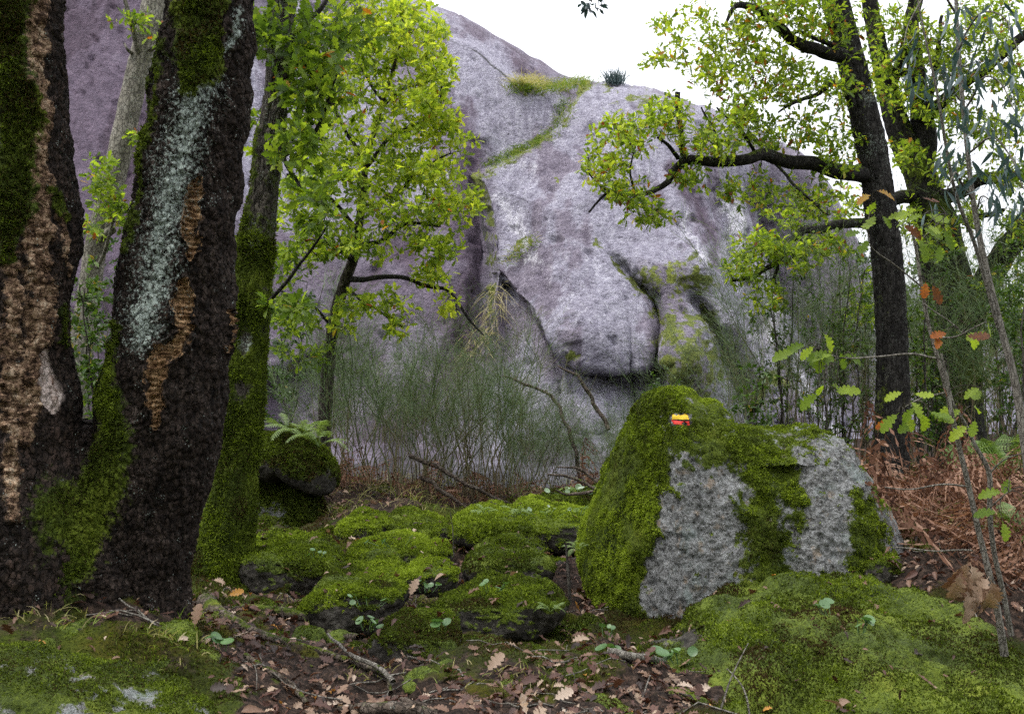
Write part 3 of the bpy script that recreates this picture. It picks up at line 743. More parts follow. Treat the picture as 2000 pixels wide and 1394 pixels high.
ROCKS = []
def rock(name, label, outline, d, front, back, n=2.6, tilt=(0.0, 0.25), res=(150, 110), amp=(0.05, 0.018), freq=(2.2, 9), seed=1, centre=None,
         shape=None, masks=None, furn=0, furlen=(0.008, 0.016), bright=(0.15, 0.85), mat='boulder', group=None, fine=0.0, category='boulder', rough=0.0):
    """a boulder whose outline is given in photograph pixels at distance d, with its own thickness towards and away from us"""
    o = np.array(outline, float)
    c = o.mean(0) if centre is None else np.array(centre, float)
    ang = np.arctan2(-(o[:, 1] - c[1]), o[:, 0] - c[0]); rad = np.hypot(o[:, 0] - c[0], o[:, 1] - c[1])
    k = np.argsort(ang); ang, rad = ang[k], rad[k]
    M_, K_ = res
    ph = np.linspace(-np.pi, np.pi, M_, endpoint=False)
    r = np.interp(ph, ang, rad, period=2 * np.pi)
    w = max(1, M_ // (60 if M_ < 500 else 150))
    ker = np.hanning(2 * w + 3)[1:-1]; ker /= ker.sum()
    r = np.convolve(np.concatenate([r[-w:], r, r[:w]]), ker, 'valid')
    th = np.linspace(0.0, np.pi, K_)
    th = th - 0.0
    sr = np.abs(np.sin(th)) ** (2 / n); sc = np.sign(np.cos(th)) * np.abs(np.cos(th)) ** (2 / n)
    x = sr[:, None] * (r * np.cos(ph))[None] / FPX * d
    z = sr[:, None] * (r * np.sin(ph))[None] / FPX * d
    y = np.where(sc > 0, -front * sc, -back * sc)[:, None] * np.ones((1, M_))
    C = P(c[0], c[1], d)
    y0 = y.copy()
    y = y + tilt[0] * x + tilt[1] * z
    if shape is not None: x, y, z = shape(x, y, z)
    k = (d + (y - y0)) / d               # leaning parts are larger, so that the outline stays where it was traced
    x = (C[0] + x) * k - C[0]; z = (C[2] + z - CAM[2]) * k - C[2] + CAM[2]
    V = np.stack([C[0] + x, C[1] + y, C[2] + z], -1).reshape(-1, 3)
    F = grid_faces(K_, M_, True)
    N = vnormals(V, F)
    out = unit(V - C)
    if (N * out).sum(1).mean() < 0: F = F[:, ::-1]; N = -N
    V = V + N * (amp[0] * fbm(V * freq[0] + seed * 3.1, 3, seed) + amp[1] * fbm(V * freq[1], 4, seed + 5, 0.6) + fine * fbm(V * 45, 2, seed + 9))[:, None]
    if rough > 0:
        f1, f2 = worley(V * 16, seed + 3)
        V = V + N * (rough * (0.45 - f1))[:, None]
    N = vnormals(V, F)
    px, py = proj(V)
    up = N[:, 2]
    if masks is not None: moss = masks(px, py, N, V)
    else: moss = np.clip(0.55 + 0.75 * up + 0.45 * fbm(V * 3.5, 3, seed + 20), 0, 1)
    moss = np.clip(moss + 0.30 * fbm(V * 24, 3, seed + 31), 0, 1)
    mm_ = sstep(0.40, 0.70, moss)
    V = V + N * (mm_ * (0.008 + 0.013 * fbm(V * np.array([24, 24, 15.0]), 3, seed + 41, 0.6)))[:, None]
    base = np.array([C[0], C[1], V[:, 2].min()])
    props = dict(label=label, category=category)
    if group: props['group'] = group
    root = empty(name, base, **props)
    st = part('stone', mk_mesh('stone', V, F, {'moss': moss}, True, [M[mat]]), root)
    if furn: fur('moss', V, F, sstep(0.38, 0.75, moss), furn, *furlen, st, bright)
    ROCKS.append((root, V, F, moss))
    return root, V, F, N

# -- the big way-marked boulder
MB = [(1258,792),(1278,768),(1300,756),(1330,758),(1348,768),(1354,786),(1392,794),(1410,812),(1414,836),(1455,842),(1500,848),(1540,850),(1580,838),(1625,846),(1652,880),(1672,915),(1692,950),(1695,975),(1722,990),(1740,1040),(1745,1075),
      (1720,1150),(1600,1230),(1450,1270),(1330,1290),(1240,1275),(1190,1225),(1160,1165),(1142,1095),(1150,1040),(1180,970),(1210,900),(1235,835)]
def mb_shape(x, y, z):
    # left flank turned away from us, right shoulder set back, face gently hollowed
    e = x + 0.30 + 0.10 * (z)                # edge between mossy flank and granite face
    y = y + 1.05 * np.where(e < 0, -e, 0) - 0.04 * np.exp(-(e / 0.05) ** 2)
    y = y + 0.35 * np.clip(x - 0.62, 0, 1)
    y = y + 0.05 * np.exp(-((x - 0.18) / 0.10) ** 2) * (z < 0.35)
    return x, y, z
def mb_mask(px, py, N, V):
    nz = fbm(V * 7, 4, 33, 0.6); n2_ = fbm(V * 9 + 4, 4, 34, 0.6)
    px0, py0 = px, py; px = px + 34 * nz; py = py + 46 * n2_
    m = np.full(px.shape, 0.12)
    flank = sstep(14, -10, px - np.interp(py, [760, 800, 900, 1000, 1100, 1250], [1300, 1296, 1300, 1290, 1275, 1248]))
    m = np.maximum(m, flank)
    for stroke in ([(1290,800,40),(1400,840,46),(1480,890,64),(1530,920,60),(1560,980,30)], [(1475,900,50),(1490,1000,44),(1500,1100,42),(1480,1160,34)],
                   [(1310,850,36),(1330,880,30),(1380,885,24)], [(1305,950,22),(1330,985,18)], [(1688,980,26),(1702,1060,34),(1700,1120,40)], [(1445,1130,30),(1600,1150,24)],
                   [(1275,780,40),(1340,765,40),(1400,810,26)], [(1430,835,14),(1540,850,16)]):
        m = np.maximum(m, 0.47 + 0.42 * band(px, py, stroke))
    for stroke in ([(1360,950,22),(1385,1010,30),(1390,1100,52)], [(1590,900,26),(1620,1000,34),(1610,1080,30)]):
        m = m - 0.55 * np.clip(band(px, py, stroke) + 0.2, 0, 1)
    m = m - 0.5 * np.clip(blob(px, py, 1345, 1080, 110, 170) + 0.2, 0, 1) * (1 - flank)
    mark = np.maximum(blob(px0, py0, 1329, 815, 22, 8), blob(px0, py0, 1330, 825, 22, 8))
    m = np.where(N[:, 2] > 0.75, np.maximum(m, 0.6), m)
    return np.clip(m + 0.32 * nz, 0, 1) * (1 - sstep(-0.1, 0.1, mark))
mb, mbV, mbF, mbN = rock('marked_boulder', 'large grey granite boulder with mossy flank and yellow over red painted stripes', MB, 5.35, 0.42, 0.75, 3.2, (0.05, 0.20), (520, 360),
                   (0.025, 0.03), (2.0, 8), 4, (1430, 1030), mb_shape, mb_mask, 130000, (0.006, 0.014), (0.14, 0.95), fine=0.009, rough=0.012)
# painted way mark: two thin strokes of paint following the stone
def paint_patch(name, poly, mat, label):
    px, py = proj(mbV)
    facing = (mbN * unit(CAM - mbV)).sum(1) > 0
    n1, n2 = 22, 9
    t = np.linspace(0, 1, n1); s = np.linspace(0, 1, n2)
    topx, topy, botx, boty = poly
    gx_ = (np.interp(t, np.linspace(0, 1, len(topx)), topx)[None] * (1 - s)[:, None] + np.interp(t, np.linspace(0, 1, len(botx)), botx)[None] * s[:, None])
    gy_ = (np.interp(t, np.linspace(0, 1, len(topy)), topy)[None] * (1 - s)[:, None] + np.interp(t, np.linspace(0, 1, len(boty)), boty)[None] * s[:, None])
    gx_, gy_ = gx_.ravel(), gy_.ravel()
    sel = np.where(facing & (np.abs(px - 1330) < 60) & (np.abs(py - 818) < 50))[0]
    dd = np.hypot(px[sel][None] - gx_[:, None], py[sel][None] - gy_[:, None])
    kk = np.argsort(dd, 1)[:, :12]
    w = 1 / (np.take_along_axis(dd, kk, 1) + 0.8) ** 2
    dep = (mbV[sel][:, 1][kk] * w).sum(1) / w.sum(1)
    f = P(gx_, gy_, dep - 0.009)
    bk = P(gx_, gy_, dep + 0.012)
    F = grid_faces(n2, n1)
    rim = np.concatenate([np.arange(n1), np.arange(n1 - 1, n1 * n2, n1)[1:], np.arange(n1 * n2 - 2, n1 * (n2 - 1) - 1, -1), np.arange(n1 * (n2 - 2), 0, -n1)])
    r2 = np.roll(rim, -1)
    side = np.stack([rim, r2, r2 + n1 * n2, rim + n1 * n2], -1)
    obj(name, mk_mesh(name, np.vstack([f, bk]), np.vstack([F, side]), None, True, [M[mat]]), mb.children[0], label=label)
paint_patch('yellow_stripe', ([1313,1322,1330,1337,1344], [809,808,811,807,811], [1312,1322,1332,1346], [819,818,819,819]), 'yellow', 'yellow painted stripe of the way mark')
paint_patch('red_stripe', ([1311,1320,1330,1340,1346], [819.5,820.5,822,822.5,821.5], [1313,1325,1338,1347], [827,829,831,830]), 'red', 'red painted stripe of the way mark')

# -- low mossy boulder in the right foreground
def mound_mask(px, py, N, V):
    return np.clip(0.95 + 0.4 * fbm(V * 3, 3, 66) - 0.9 * np.clip(band(px, py, [(1240,1245,40),(1350,1240,30)]), 0, 1), 0, 1)
rock('mossy_boulder', 'broad low boulder under thick green moss in the right foreground', [(1130,1440),(1240,1330),(1345,1265),(1400,1195),(1480,1165),(1600,1150),(1740,1160),(1880,1190),(1990,1270),(2080,1400),(1900,1560),(1600,1600),(1300,1560)],
     4.15, 0.45, 0.7, 2.3, (0.0, 1.6), (420, 300), (0.12, 0.10), (1.6, 4.0), 8, None, None, mound_mask, 150000, (0.008, 0.018), (0.02, 0.72), mat='shade_dark')
# -- lichened rock at the bottom left edge
def bl_mask(px, py, N, V): return np.clip(0.80 + 0.9 * fbm(V * 9, 3, 12) - 0.4 * np.clip(blob(px, py, 30, 1330, 90, 50) + blob(px, py, 240, 1372, 60, 20) * 1.3, 0, 1), 0, 1)
rock('lichened_rock', 'grey lichened rock with moss at the bottom left corner', [(-260,1330),(-60,1302),(60,1304),(150,1320),(230,1342),(330,1378),(400,1430),(300,1520),(0,1560),(-240,1520)],
     2.95, 0.25, 0.35, 2.4, (0, 0.9), (260, 160), (0.04, 0.02), (3, 11), 12, None, None, bl_mask, 30000, (0.006, 0.014), (0.1, 0.7), rough=0.012)

# -- the overhanging boulder on its pedestal
def over_shape(x, y, z):
    z = np.where(z < 0, z * (0.55 + 0.45 * sstep(-0.2, 0.35, x)), z)
    return x, y, z
rock('overhanging_boulder', 'dark mossy boulder overhanging behind the mossy oak trunk, ferns on top', [(470,900),(500,862),(540,846),(590,850),(618,872),(640,895),(656,930),(648,962),(628,972),(600,950),(560,930),(510,925),(470,930)],
     8.3, 0.45, 0.55, 2.5, (0.05, 0.25), (220, 150), (0.05, 0.02), (2.2, 8), 21, (560, 895), None, lambda px, py, N, V: np.clip(0.55 + 0.7 * N[:, 2] + 0.5 * fbm(V * 4, 3, 6), 0, 1), 26000, (0.010, 0.02), (0.0, 0.6), mat='shade_dark')
rock('pedestal_rock', 'grey rock with olive moss beneath the overhanging boulder', [(440,1010),(470,950),(510,935),(560,938),(600,950),(622,985),(625,1040),(560,1070),(470,1060)],
     8.4, 0.35, 0.5, 2.8, (0, 0.2), (180, 120), (0.05, 0.02), (2.2, 8), 22, None, None, lambda px, py, N, V: np.clip(0.45 + 0.5 * N[:, 2] + 0.6 * fbm(V * 3, 3, 61) + 0.3 * sstep(540, 570, px), 0, 1), 12000, (0.008, 0.016), (0.05, 0.5))

# -- moss-covered stones stepping up the path
STONES = [
    ('flat mossy stone beside the foot of the mossy oak', [(470,1075),(510,1056),(570,1055),(630,1072),(665,1100),(668,1125),(640,1150),(560,1160),(480,1150)], 5.95, 16000, (0.25, 0.95), 31),
    ('rounded bright green stone in the middle of the mossy steps', [(678,1100),(690,1075),(740,1060),(800,1052),(838,1064),(850,1088),(830,1105),(760,1122),(690,1128)], 6.2, 15000, (0.45, 1.0), 32),
    ('long dark sided mossy stone across the middle of the path', [(596,1190),(620,1150),(660,1125),(720,1112),(780,1110),(790,1130),(800,1170),(760,1215),(690,1240),(620,1225)], 5.15, 22000, (0.15, 0.85), 33),
    ('small mossy stone at the right end of the long path stone', [(795,1128),(815,1103),(850,1096),(880,1105),(892,1130),(880,1160),(830,1165),(800,1155)], 5.3, 9000, (0.3, 0.9), 34),
    ('mossy stone with leaf litter on top below the slab', [(905,1110),(925,1080),(970,1066),(1030,1062),(1070,1080),(1078,1110),(1060,1140),(980,1150),(920,1140)], 5.9, 13000, (0.1, 0.6), 35),
    ('broad dark mossy stone across the path left of the marked boulder', [(850,1195),(870,1168),(920,1158),(980,1150),(1030,1138),(1080,1150),(1110,1180),(1100,1220),(1020,1250),(900,1240)], 5.0, 22000, (0.05, 0.6), 36),
    ('steep dark mossy stone in the lower middle of the path', [(722,1300),(740,1245),(780,1215),(820,1195),(860,1205),(890,1240),(900,1290),(850,1330),(760,1335)], 4.35, 20000, (0.0, 0.55), 37),
    ('pale topped mossy hump behind the bright stones', [(655,1050),(680,1012),(720,1000),(750,1008),(762,1035),(750,1075),(690,1080)], 7.2, 7000, (0.4, 0.9), 38),
    ('mossy hump right of the pale topped hump', [(745,1030),(780,1005),(820,1003),(850,1015),(885,1045),(880,1070),(800,1080),(755,1065)], 7.3, 8000, (0.2, 0.75), 39),
    ('small mossy stone against the pedestal rock', [(490,1050),(500,1015),(520,1008),(545,1030),(560,1060),(540,1085),(500,1085)], 7.1, 4500, (0.05, 0.6), 40),
    ('small round mossy stone under the long slab', [(835,1090),(850,1066),(870,1062),(880,1075),(880,1095),(855,1110)], 6.6, 3000, (0.3, 0.85), 41),
    ('dark mossy rock at the back with broken branches on it', [(1060,1000),(1062,975),(1080,964),(1120,962),(1180,966),(1210,985),(1200,1015),(1120,1025),(1070,1018)], 8.4, 7000, (0.1, 0.6), 43),
    ('small mossy lump at the right foot of the marked boulder', [(1680,1110),(1695,1085),(1720,1078),(1745,1090),(1752,1115),(1730,1135),(1690,1135)], 5.0, 5000, (0.2, 0.8), 44),
    ('mossy stone between the cork oak and the mossy oak', [(360,1110),(372,1050),(385,1000),(400,985),(412,1010),(420,1080),(400,1130)], 6.6, 4000, (0.2, 0.75), 45),
]
def step_shape(h):
    def f(x, y, z):       # upright front, flat top running back
        y = y + 2.6 * np.clip(z - 0.30 * h, 0, None) + 0.9 * np.clip(z + 0.1 * h, 0, None) * 0.3
        return x, y, z
    return f
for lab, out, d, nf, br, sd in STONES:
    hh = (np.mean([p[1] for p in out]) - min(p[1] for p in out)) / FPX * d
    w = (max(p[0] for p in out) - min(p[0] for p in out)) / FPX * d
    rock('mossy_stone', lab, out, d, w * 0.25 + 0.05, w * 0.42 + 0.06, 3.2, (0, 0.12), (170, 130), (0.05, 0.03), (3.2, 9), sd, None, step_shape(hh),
         lambda px, py, N, V: np.clip(0.24 + 0.95 * N[:, 2] + 0.5 * fbm(V * 4.5, 3, 70), 0, 1), nf, (0.008, 0.017), br, group='moss-covered stones along the path', category='stone', mat='shade_dark')  # upright faces lose their moss, so the painted-in shade shows there
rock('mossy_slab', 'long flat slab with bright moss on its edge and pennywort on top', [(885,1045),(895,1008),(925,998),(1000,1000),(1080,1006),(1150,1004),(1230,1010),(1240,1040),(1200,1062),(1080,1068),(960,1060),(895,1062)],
     7.1, 0.30, 0.6, 3.4, (0, 0.15), (300, 120), (0.04, 0.025), (3, 9), 42, None, step_shape(0.12), lambda px, py, N, V: np.clip(0.6 + 0.7 * N[:, 2] + 0.4 * fbm(V * 4, 3, 71) - 0.35 * sstep(1090, 1130, px), 0, 1), 26000, (0.009, 0.018), (0.35, 1.0), category='rock slab', mat='shade_dark')

# -- small clods and half-buried stones that make the floor rough
g = np.random.default_rng(123)
CLODS = [(455,1150),(500,1185),(540,1165),(585,1195),(470,1230),(530,1240),(600,1250),(420,1215),(660,1255),(690,1275),(900,1255),(960,1262),(1040,1275),(1100,1235),(1150,1220),(880,1300),(1010,1340),(820,1335),(560,1045),(650,1085),(870,1090),(1000,1110),(1090,1100),(1120,1040),
         (330,1245),(250,1255),(150,1240),(380,1300),(300,1320),(450,1345),(640,1040),(930,1030),(1220,1330),(1330,1370),(1180,1385),(80,1260)]
_ds2 = np.concatenate([np.linspace(2.6, 8.5, 240)])
for k, (cx, cy) in enumerate(CLODS):
    q = P(cx, cy, _ds2); dd = _ds2[np.argmax(q[:, 2] < zg(q[:, 0], q[:, 1]))]
    w = g.uniform(26, 55) * 4.5 / dd * 0.8; hgt = w * g.uniform(0.28, 0.5)
    a = np.linspace(0, 2 * np.pi, 11)[:-1]; rr = g.uniform(0.75, 1.15, 10)
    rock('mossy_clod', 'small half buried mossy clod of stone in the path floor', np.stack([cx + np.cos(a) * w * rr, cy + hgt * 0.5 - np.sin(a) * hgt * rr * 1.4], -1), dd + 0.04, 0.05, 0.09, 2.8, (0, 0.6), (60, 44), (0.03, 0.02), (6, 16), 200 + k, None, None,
         lambda px, py, N, V: np.clip(0.30 + 0.7 * N[:, 2] + 0.7 * fbm(V * 6, 3, 70), 0, 1), 1500, (0.006, 0.014), (0.0, 0.65), group='small mossy clods on the path', category='stone', mat='shade_dark')

# -- moss carpet on the ground
gm_mask = sstep(0.38, 0.75, gmoss) * (GV[:, 1] < 10.5)
gfur = fur('moss_carpet', GV, GF, gm_mask, 235000, 0.008, 0.021, None, (-0.10, 0.48), 0.0026, 2.2, -0.9, 0.5)
gfur['kind'] = 'stuff'; gfur['label'] = 'carpet of short olive green moss over the forest floor'; gfur['category'] = 'moss'
# ------------------------------------------------------------------ leaf templates
def leaf_template(outline, fold=0.25, curl=0.25, wave=0.0):
    """(t, half width) pairs from stalk to tip: strip of quads either side of a midrib, unit length along +Y"""
    t = np.array([o[0] for o in outline]); w = np.array([o[1] for o in outline])
    n = len(t)
    z = -curl * t ** 2
    mid = np.stack([0 * t, t, z], -1)
    lf = np.stack([-w, t, z + fold * w + wave * np.sin(t * 17) * w], -1)
    rt = np.stack([w, t, z + fold * w - wave * np.sin(t * 15) * w], -1)
    V = np.vstack([mid, lf, rt])
    k = np.arange(n - 1)
    F = np.vstack([np.stack([k, k + 1, n + k + 1, n + k], -1), np.stack([k + 1, k, 2 * n + k, 2 * n + k + 1], -1)])
    return V, F
OAK_HI = [(0,.008),(.12,.012),(.17,.08),(.22,.145),(.26,.135),(.29,.075),(.34,.19),(.40,.24),(.44,.205),(.47,.115),(.52,.235),(.59,.295),(.64,.245),(.67,.14),(.72,.23),(.78,.265),(.82,.205),(.85,.14),(.90,.165),(.95,.14),(1,.02)]
OAK_LO = [(0,.01),(.14,.04),(.28,.17),(.36,.09),(.52,.25),(.62,.12),(.76,.23),(.86,.12),(1,.02)]
LANCE = [(0,.006),(.10,.014),(.25,.075),(.45,.10),(.65,.08),(.85,.035),(1,.003)]
OVAL = [(0,.01),(.2,.16),(.45,.24),(.7,.19),(.88,.09),(1,.01)]
T_OAK = leaf_template(OAK_LO, 0.3, 0.2, 0.05)
T_OAKHI = [leaf_template(OAK_HI, f, c, w) for f, c, w in ((0.25, 0.15, 0.05), (0.45, 0.35, 0.12), (0.1, -0.15, 0.1), (0.6, 0.5, 0.18))]
T_LANCE = leaf_template(LANCE, 0.3, 0.35)
T_OVAL = leaf_template(OVAL, 0.25, 0.2)

def leaf_bag(bag, tmpl, pos, fwd, up, size, tint):
    V0, F0 = tmpl
    Mx = rot_basis(fwd, up)
    V = place(V0, pos, Mx, size)
    bag.add(V, inst_faces(F0, len(V0), len(pos)), tint=np.repeat(tint, len(V0)))

_leafmesh = {}
def leaf_object_meshes(key, tmpl, mat, tints):
    if key not in _leafmesh:
        _leafmesh[key] = [mk_mesh('leaf', tmpl[0], tmpl[1], {'tint': np.full(len(tmpl[0]), t)}, True, [mat]) for t in tints]
    return _leafmesh[key]

from mathutils import Matrix
def leaf_objects(root, key, tmpl, mat, pos, fwd, up, size, tint, name='leaf'):
    tints = np.linspace(0, 1, 21)
    ms = leaf_object_meshes(key, tmpl, mat, tints)
    Mx = rot_basis(fwd, up)
    loc = np.array(root.location)
    for i in range(len(pos)):
        o = bpy.data.objects.new(name, ms[int(round(np.clip(tint[i], 0, 1) * 20))])
        COL.objects.link(o); o.parent = root
        m = Matrix.Identity(4)
        for a in range(3):
            for c in range(3): m[a][c] = Mx[i, a, c] * size[i]
            m[a][3] = pos[i, a] - loc[a]
        o.matrix_local = m

# ------------------------------------------------------------------ trunks and branches
def limb_path(ctrl, n):
    c = np.array(ctrl, float)
    pts = P(c[:, 0], c[:, 1], c[:, 2]); r = c[:, 3] / 2 / FPX * c[:, 2]
    return catmull(np.hstack([pts, r[:, None]]), n)

def limb_mesh(name, ctrl, mat, rows=60, segs=14, masks=None, wob=0.05, bark_amp=0.0, bark_f=(22, 22, 9), lump=0.0, flute=0.0, seed=3, wavy=0.0, post=None):
    q = limb_path(ctrl, rows)
    C, R = q[:, :3], q[:, 3]
    if wavy:
        t = np.linspace(0, 1, rows)[:, None]
        pp = C * 3.0 + seed * 7.7
        C = C + wavy * np.stack([fbm(pp, 2, seed), fbm(pp + 9, 2, seed + 1), fbm(pp + 21, 2, seed + 2)], -1) * np.sin(np.pi * t) ** 0.5
    V, F = tube(C, R, segs)
    ctr = np.repeat(C, segs, 0); rad = np.repeat(R, segs)
    N = unit(V - ctr)
    dsp = wob * rad * fbm(V * 3.1 + seed, 3, seed)
    if flute: dsp = dsp + flute * rad * np.sin(np.arctan2(N[:, 1], N[:, 0]) * 5 + 3 * fbm(V * 1.5, 2, seed + 3))
    if lump: dsp = dsp + lump * fbm(V * np.array([9, 9, 7.0]), 3, seed + 4)
    if bark_amp:
        w = V + 0.02 * np.stack([fbm(V * 14, 2, 61), fbm(V * 14 + 5, 2, 62), fbm(V * 14 + 9, 2, 63)], -1)
        f1, f2 = worley(w * np.array(bark_f), seed + 6)
        dsp = dsp + bark_amp * (sstep(0.0, 0.22, f2 - f1) - 0.6) + bark_amp * 0.7 * fbm(V * 60, 2, seed + 8)
    at = {}
    px, py = proj(V)
    if masks: at = masks(px, py, N, V)
    if post: dsp = dsp + post(px, py, N, V, at)
    V = V + N * dsp[:, None]
    me = mk_mesh(name, V, F, at, True, [M[mat]])
    return me, V, F, at, q

class Tree:
    """an oak: trunk and limbs traced with their distances, twigs grown between them and the leaf clumps"""
    def __init__(s, name, label, base, bark_mat, twig_mat='twig', category='tree', group=None):
        props = dict(label=label, category=category)
        if group: props['group'] = group
        s.root = empty(name, base, **props); s.bm = bark_mat; s.tm = twig_mat
        s.nodes = []; s.twigs = []; s.leaf = []; s.dens = 1.0
    def limb(s, pname, ctrl, rows=50, segs=12, node=True, **kw):
        me, V, F, at, q = limb_mesh(pname, ctrl, kw.pop('mat', s.bm), rows, segs, **kw)
        o = part(pname, me, s.root)
        if node: s.nodes.append(q)
        return o, V, F, at
    def foliage(s, blobs, leaf=0.09, per=9, reach=1.6, tint=(0.2, 0.7), autumn=0.03, seed=1, spread=0.16, tmpl=None, hang=0.0, twig_r=0.0048, flat=0.6):
        g = np.random.default_rng(seed)
        pts = []; tn = []
        for bl in blobs:
            cx, cy, d, rx, ry, rd, n = bl[:7]; n = int(n * s.dens)
            tb = bl[7] if len(bl) > 7 else 0.0
            u = unit(g.normal(size=(n, 3))) * (g.random((n, 1)) ** 0.45)
            pts.append(P(cx + u[:, 0] * rx, cy + u[:, 1] * ry, d + u[:, 2] * rd)); tn.append(np.full(n, tb))
        pts = np.vstack(pts); tn = np.concatenate(tn)
        nodes = np.vstack([q[:, :3] for q in s.nodes]); nr = np.concatenate([q[:, 3] for q in s.nodes])
        dmin = np.array([np.min(((nodes - p) ** 2).sum(1)) for p in pts])
        order = np.argsort(dmin)
        cap = len(nodes) + len(pts) * 5
        A = np.zeros((cap, 3)); Rr = np.zeros(cap); m = len(nodes)
        A[:m] = nodes; Rr[:m] = nr
        K = 6; t = np.linspace(0, 1, K)[:, None]
        paths = []; rad = []
        for i in order:
            p = pts[i]
            dv = A[:m] - p
            dist = np.sqrt((dv ** 2).sum(1)) + 0.25 * np.maximum(dv[:, 2], 0)
            j = int(np.argmin(dist)); a = A[j]
            L = np.linalg.norm(p - a)
            bend = g.normal(size=3) * 0.14 * L + np.array([0, 0, 0.10 * L])
            path = a * (1 - t) + p * t + (4 * t * (1 - t)) * bend * 0.5 + g.normal(size=(K, 3)) * 0.012 * np.sin(np.pi * t)
            r0 = min(Rr[j] * 0.75, twig_r + 0.004 * L)
            rr = np.linspace(r0, twig_r * 0.35, K)
            paths.append(path); rad.append(rr)
            A[m:m + K - 1] = path[1:]; Rr[m:m + K - 1] = rr[1:]; m += K - 1
            # leaves along the outer part of the twig
            k = max(2, int(per * g.uniform(0.6, 1.4)))
            u = (1 - (0.85 if L < 0.6 else 0.45) * g.random(k) ** 1.3)[:, None]
            base = a * (1 - u) + p * u + (4 * u * (1 - u)) * bend * 0.5
            tw = unit(p - a)
            out = unit(tw * 0.5 + g.normal(size=(k, 3)) * 0.8 + np.array([0, 0, -hang]))
            pos = base + out * g.random((k, 1)) * 0.02 + g.normal(size=(k, 3)) * 0.006
            up = unit(np.array([0, 0, flat]) + g.normal(size=(k, 3)) * 0.55)
            tt_ = np.clip(g.uniform(*tint, k) + tn[i] + g.normal() * 0.06, 0, 0.80)
            au = g.random(k) < autumn
            tt_ = np.where(au, g.uniform(0.83, 1.0, k), tt_)
            s.leaf.append((pos, out, up, leaf * g.uniform(0.65, 1.2, k), tt_))
        s.twigs.append((paths, rad))
    def finish(s, key='oak', tmpl=None, mat='oak_leaf', individual=300, crown='crown'):
        tmpl = tmpl or T_OAK
        bag = Bag()
        for paths, rad in s.twigs:
            for p, r in zip(paths, rad):
                V, F = tube(p, r, 4); bag.add(V, F, moss=0, lichen=0)
        if bag.n: part('twigs', bag.mesh('twigs', M[s.tm]), s.root, kind='stuff')
        pos, fw, up, sz, tn = [np.concatenate([l[k] for l in s.leaf]) for k in range(5)]
        px, py = proj(pos)
        vis = (px > 0) & (px < 2000) & (py > 0) & (py < 1394)
        score = np.where(vis, sz / np.linalg.norm(pos - CAM, axis=1), 0)
        k = np.argsort(-score)
        ind = k[:individual]; ind = ind[score[ind] > 0]
        rest = np.setdiff1d(np.arange(len(pos)), ind)
        leaf_objects(s.root, key, tmpl, M[mat], pos[ind], fw[ind], up[ind], sz[ind], tn[ind])
        if len(rest):
            b = Bag(); leaf_bag(b, tmpl, pos[rest], fw[rest], up[rest], sz[rest], tn[rest])
            part(crown, b.mesh(crown, M[mat], True), s.root, kind='stuff')

# ------------------------------------------------------------------ twin-trunked cork oak, left foreground
def cork_b_masks(px, py, N, V):
    nz = fbm(V * 13, 4, 101, 0.6); nb = fbm(V * 4, 3, 102)
    x = px + 20 * nz; y = py + 26 * nb
    cork = np.maximum.reduce([band(x, y, [(388,345,6),(378,385,22),(374,430,24),(376,490,18),(366,512,5)]), band(x, y, [(355,560,18),(352,590,32),(352,625,26)]),
                              band(x, y, [(372,640,10),(345,676,24),(312,700,28),(302,745,26),(308,790,20),(306,832,6)]), 0.8 * band(x, y, [(443,610,9),(438,690,9)])])
    lich = np.maximum.reduce([0.95 * band(x, y, [(385,170,120),(352,300,125),(328,420,125),(300,540,120),(280,660,90)]), 0.22 * band(x, y, [(300,250,200),(300,1100,150)]),
                              0.9 * band(x, y, [(470,20,30),(450,80,40),(430,110,24)])])
    moss = np.maximum.reduce([1.2 * band(x, y, [(395,-60,75),(398,60,72),(385,130,66),(370,172,30)]), band(x, y, [(238,640,12),(215,760,26),(232,820,40),(190,950,80),(130,1080,70)]),
                              0.8 * band(x, y, [(318,80,14),(250,500,10)])])
    moss = np.where(blob(x, y, 470, 70, 40, 75) > 0, 0, moss)
    return {'cork': np.clip(0.3 + 0.6 * cork, 0, 1), 'lichen': np.clip(lich, 0, 1), 'moss': np.clip(0.25 + 0.7 * moss, 0, 1) * (moss > -0.3), 'wood': 0 * px}
def cork_b_post(px, py, N, V, at):
    c = sstep(0.42, 0.6, at['cork'])
    ribs = np.sin(V[:, 2] * 330 + 6 * fbm(V * 18, 2, 107))
    rim = np.exp(-((at['cork'] - 0.42) / 0.07) ** 2)
    return c * (-0.016 + 0.007 * ribs) + 0.016 * rim + 0.010 * sstep(0.4, 0.6, at['moss'])
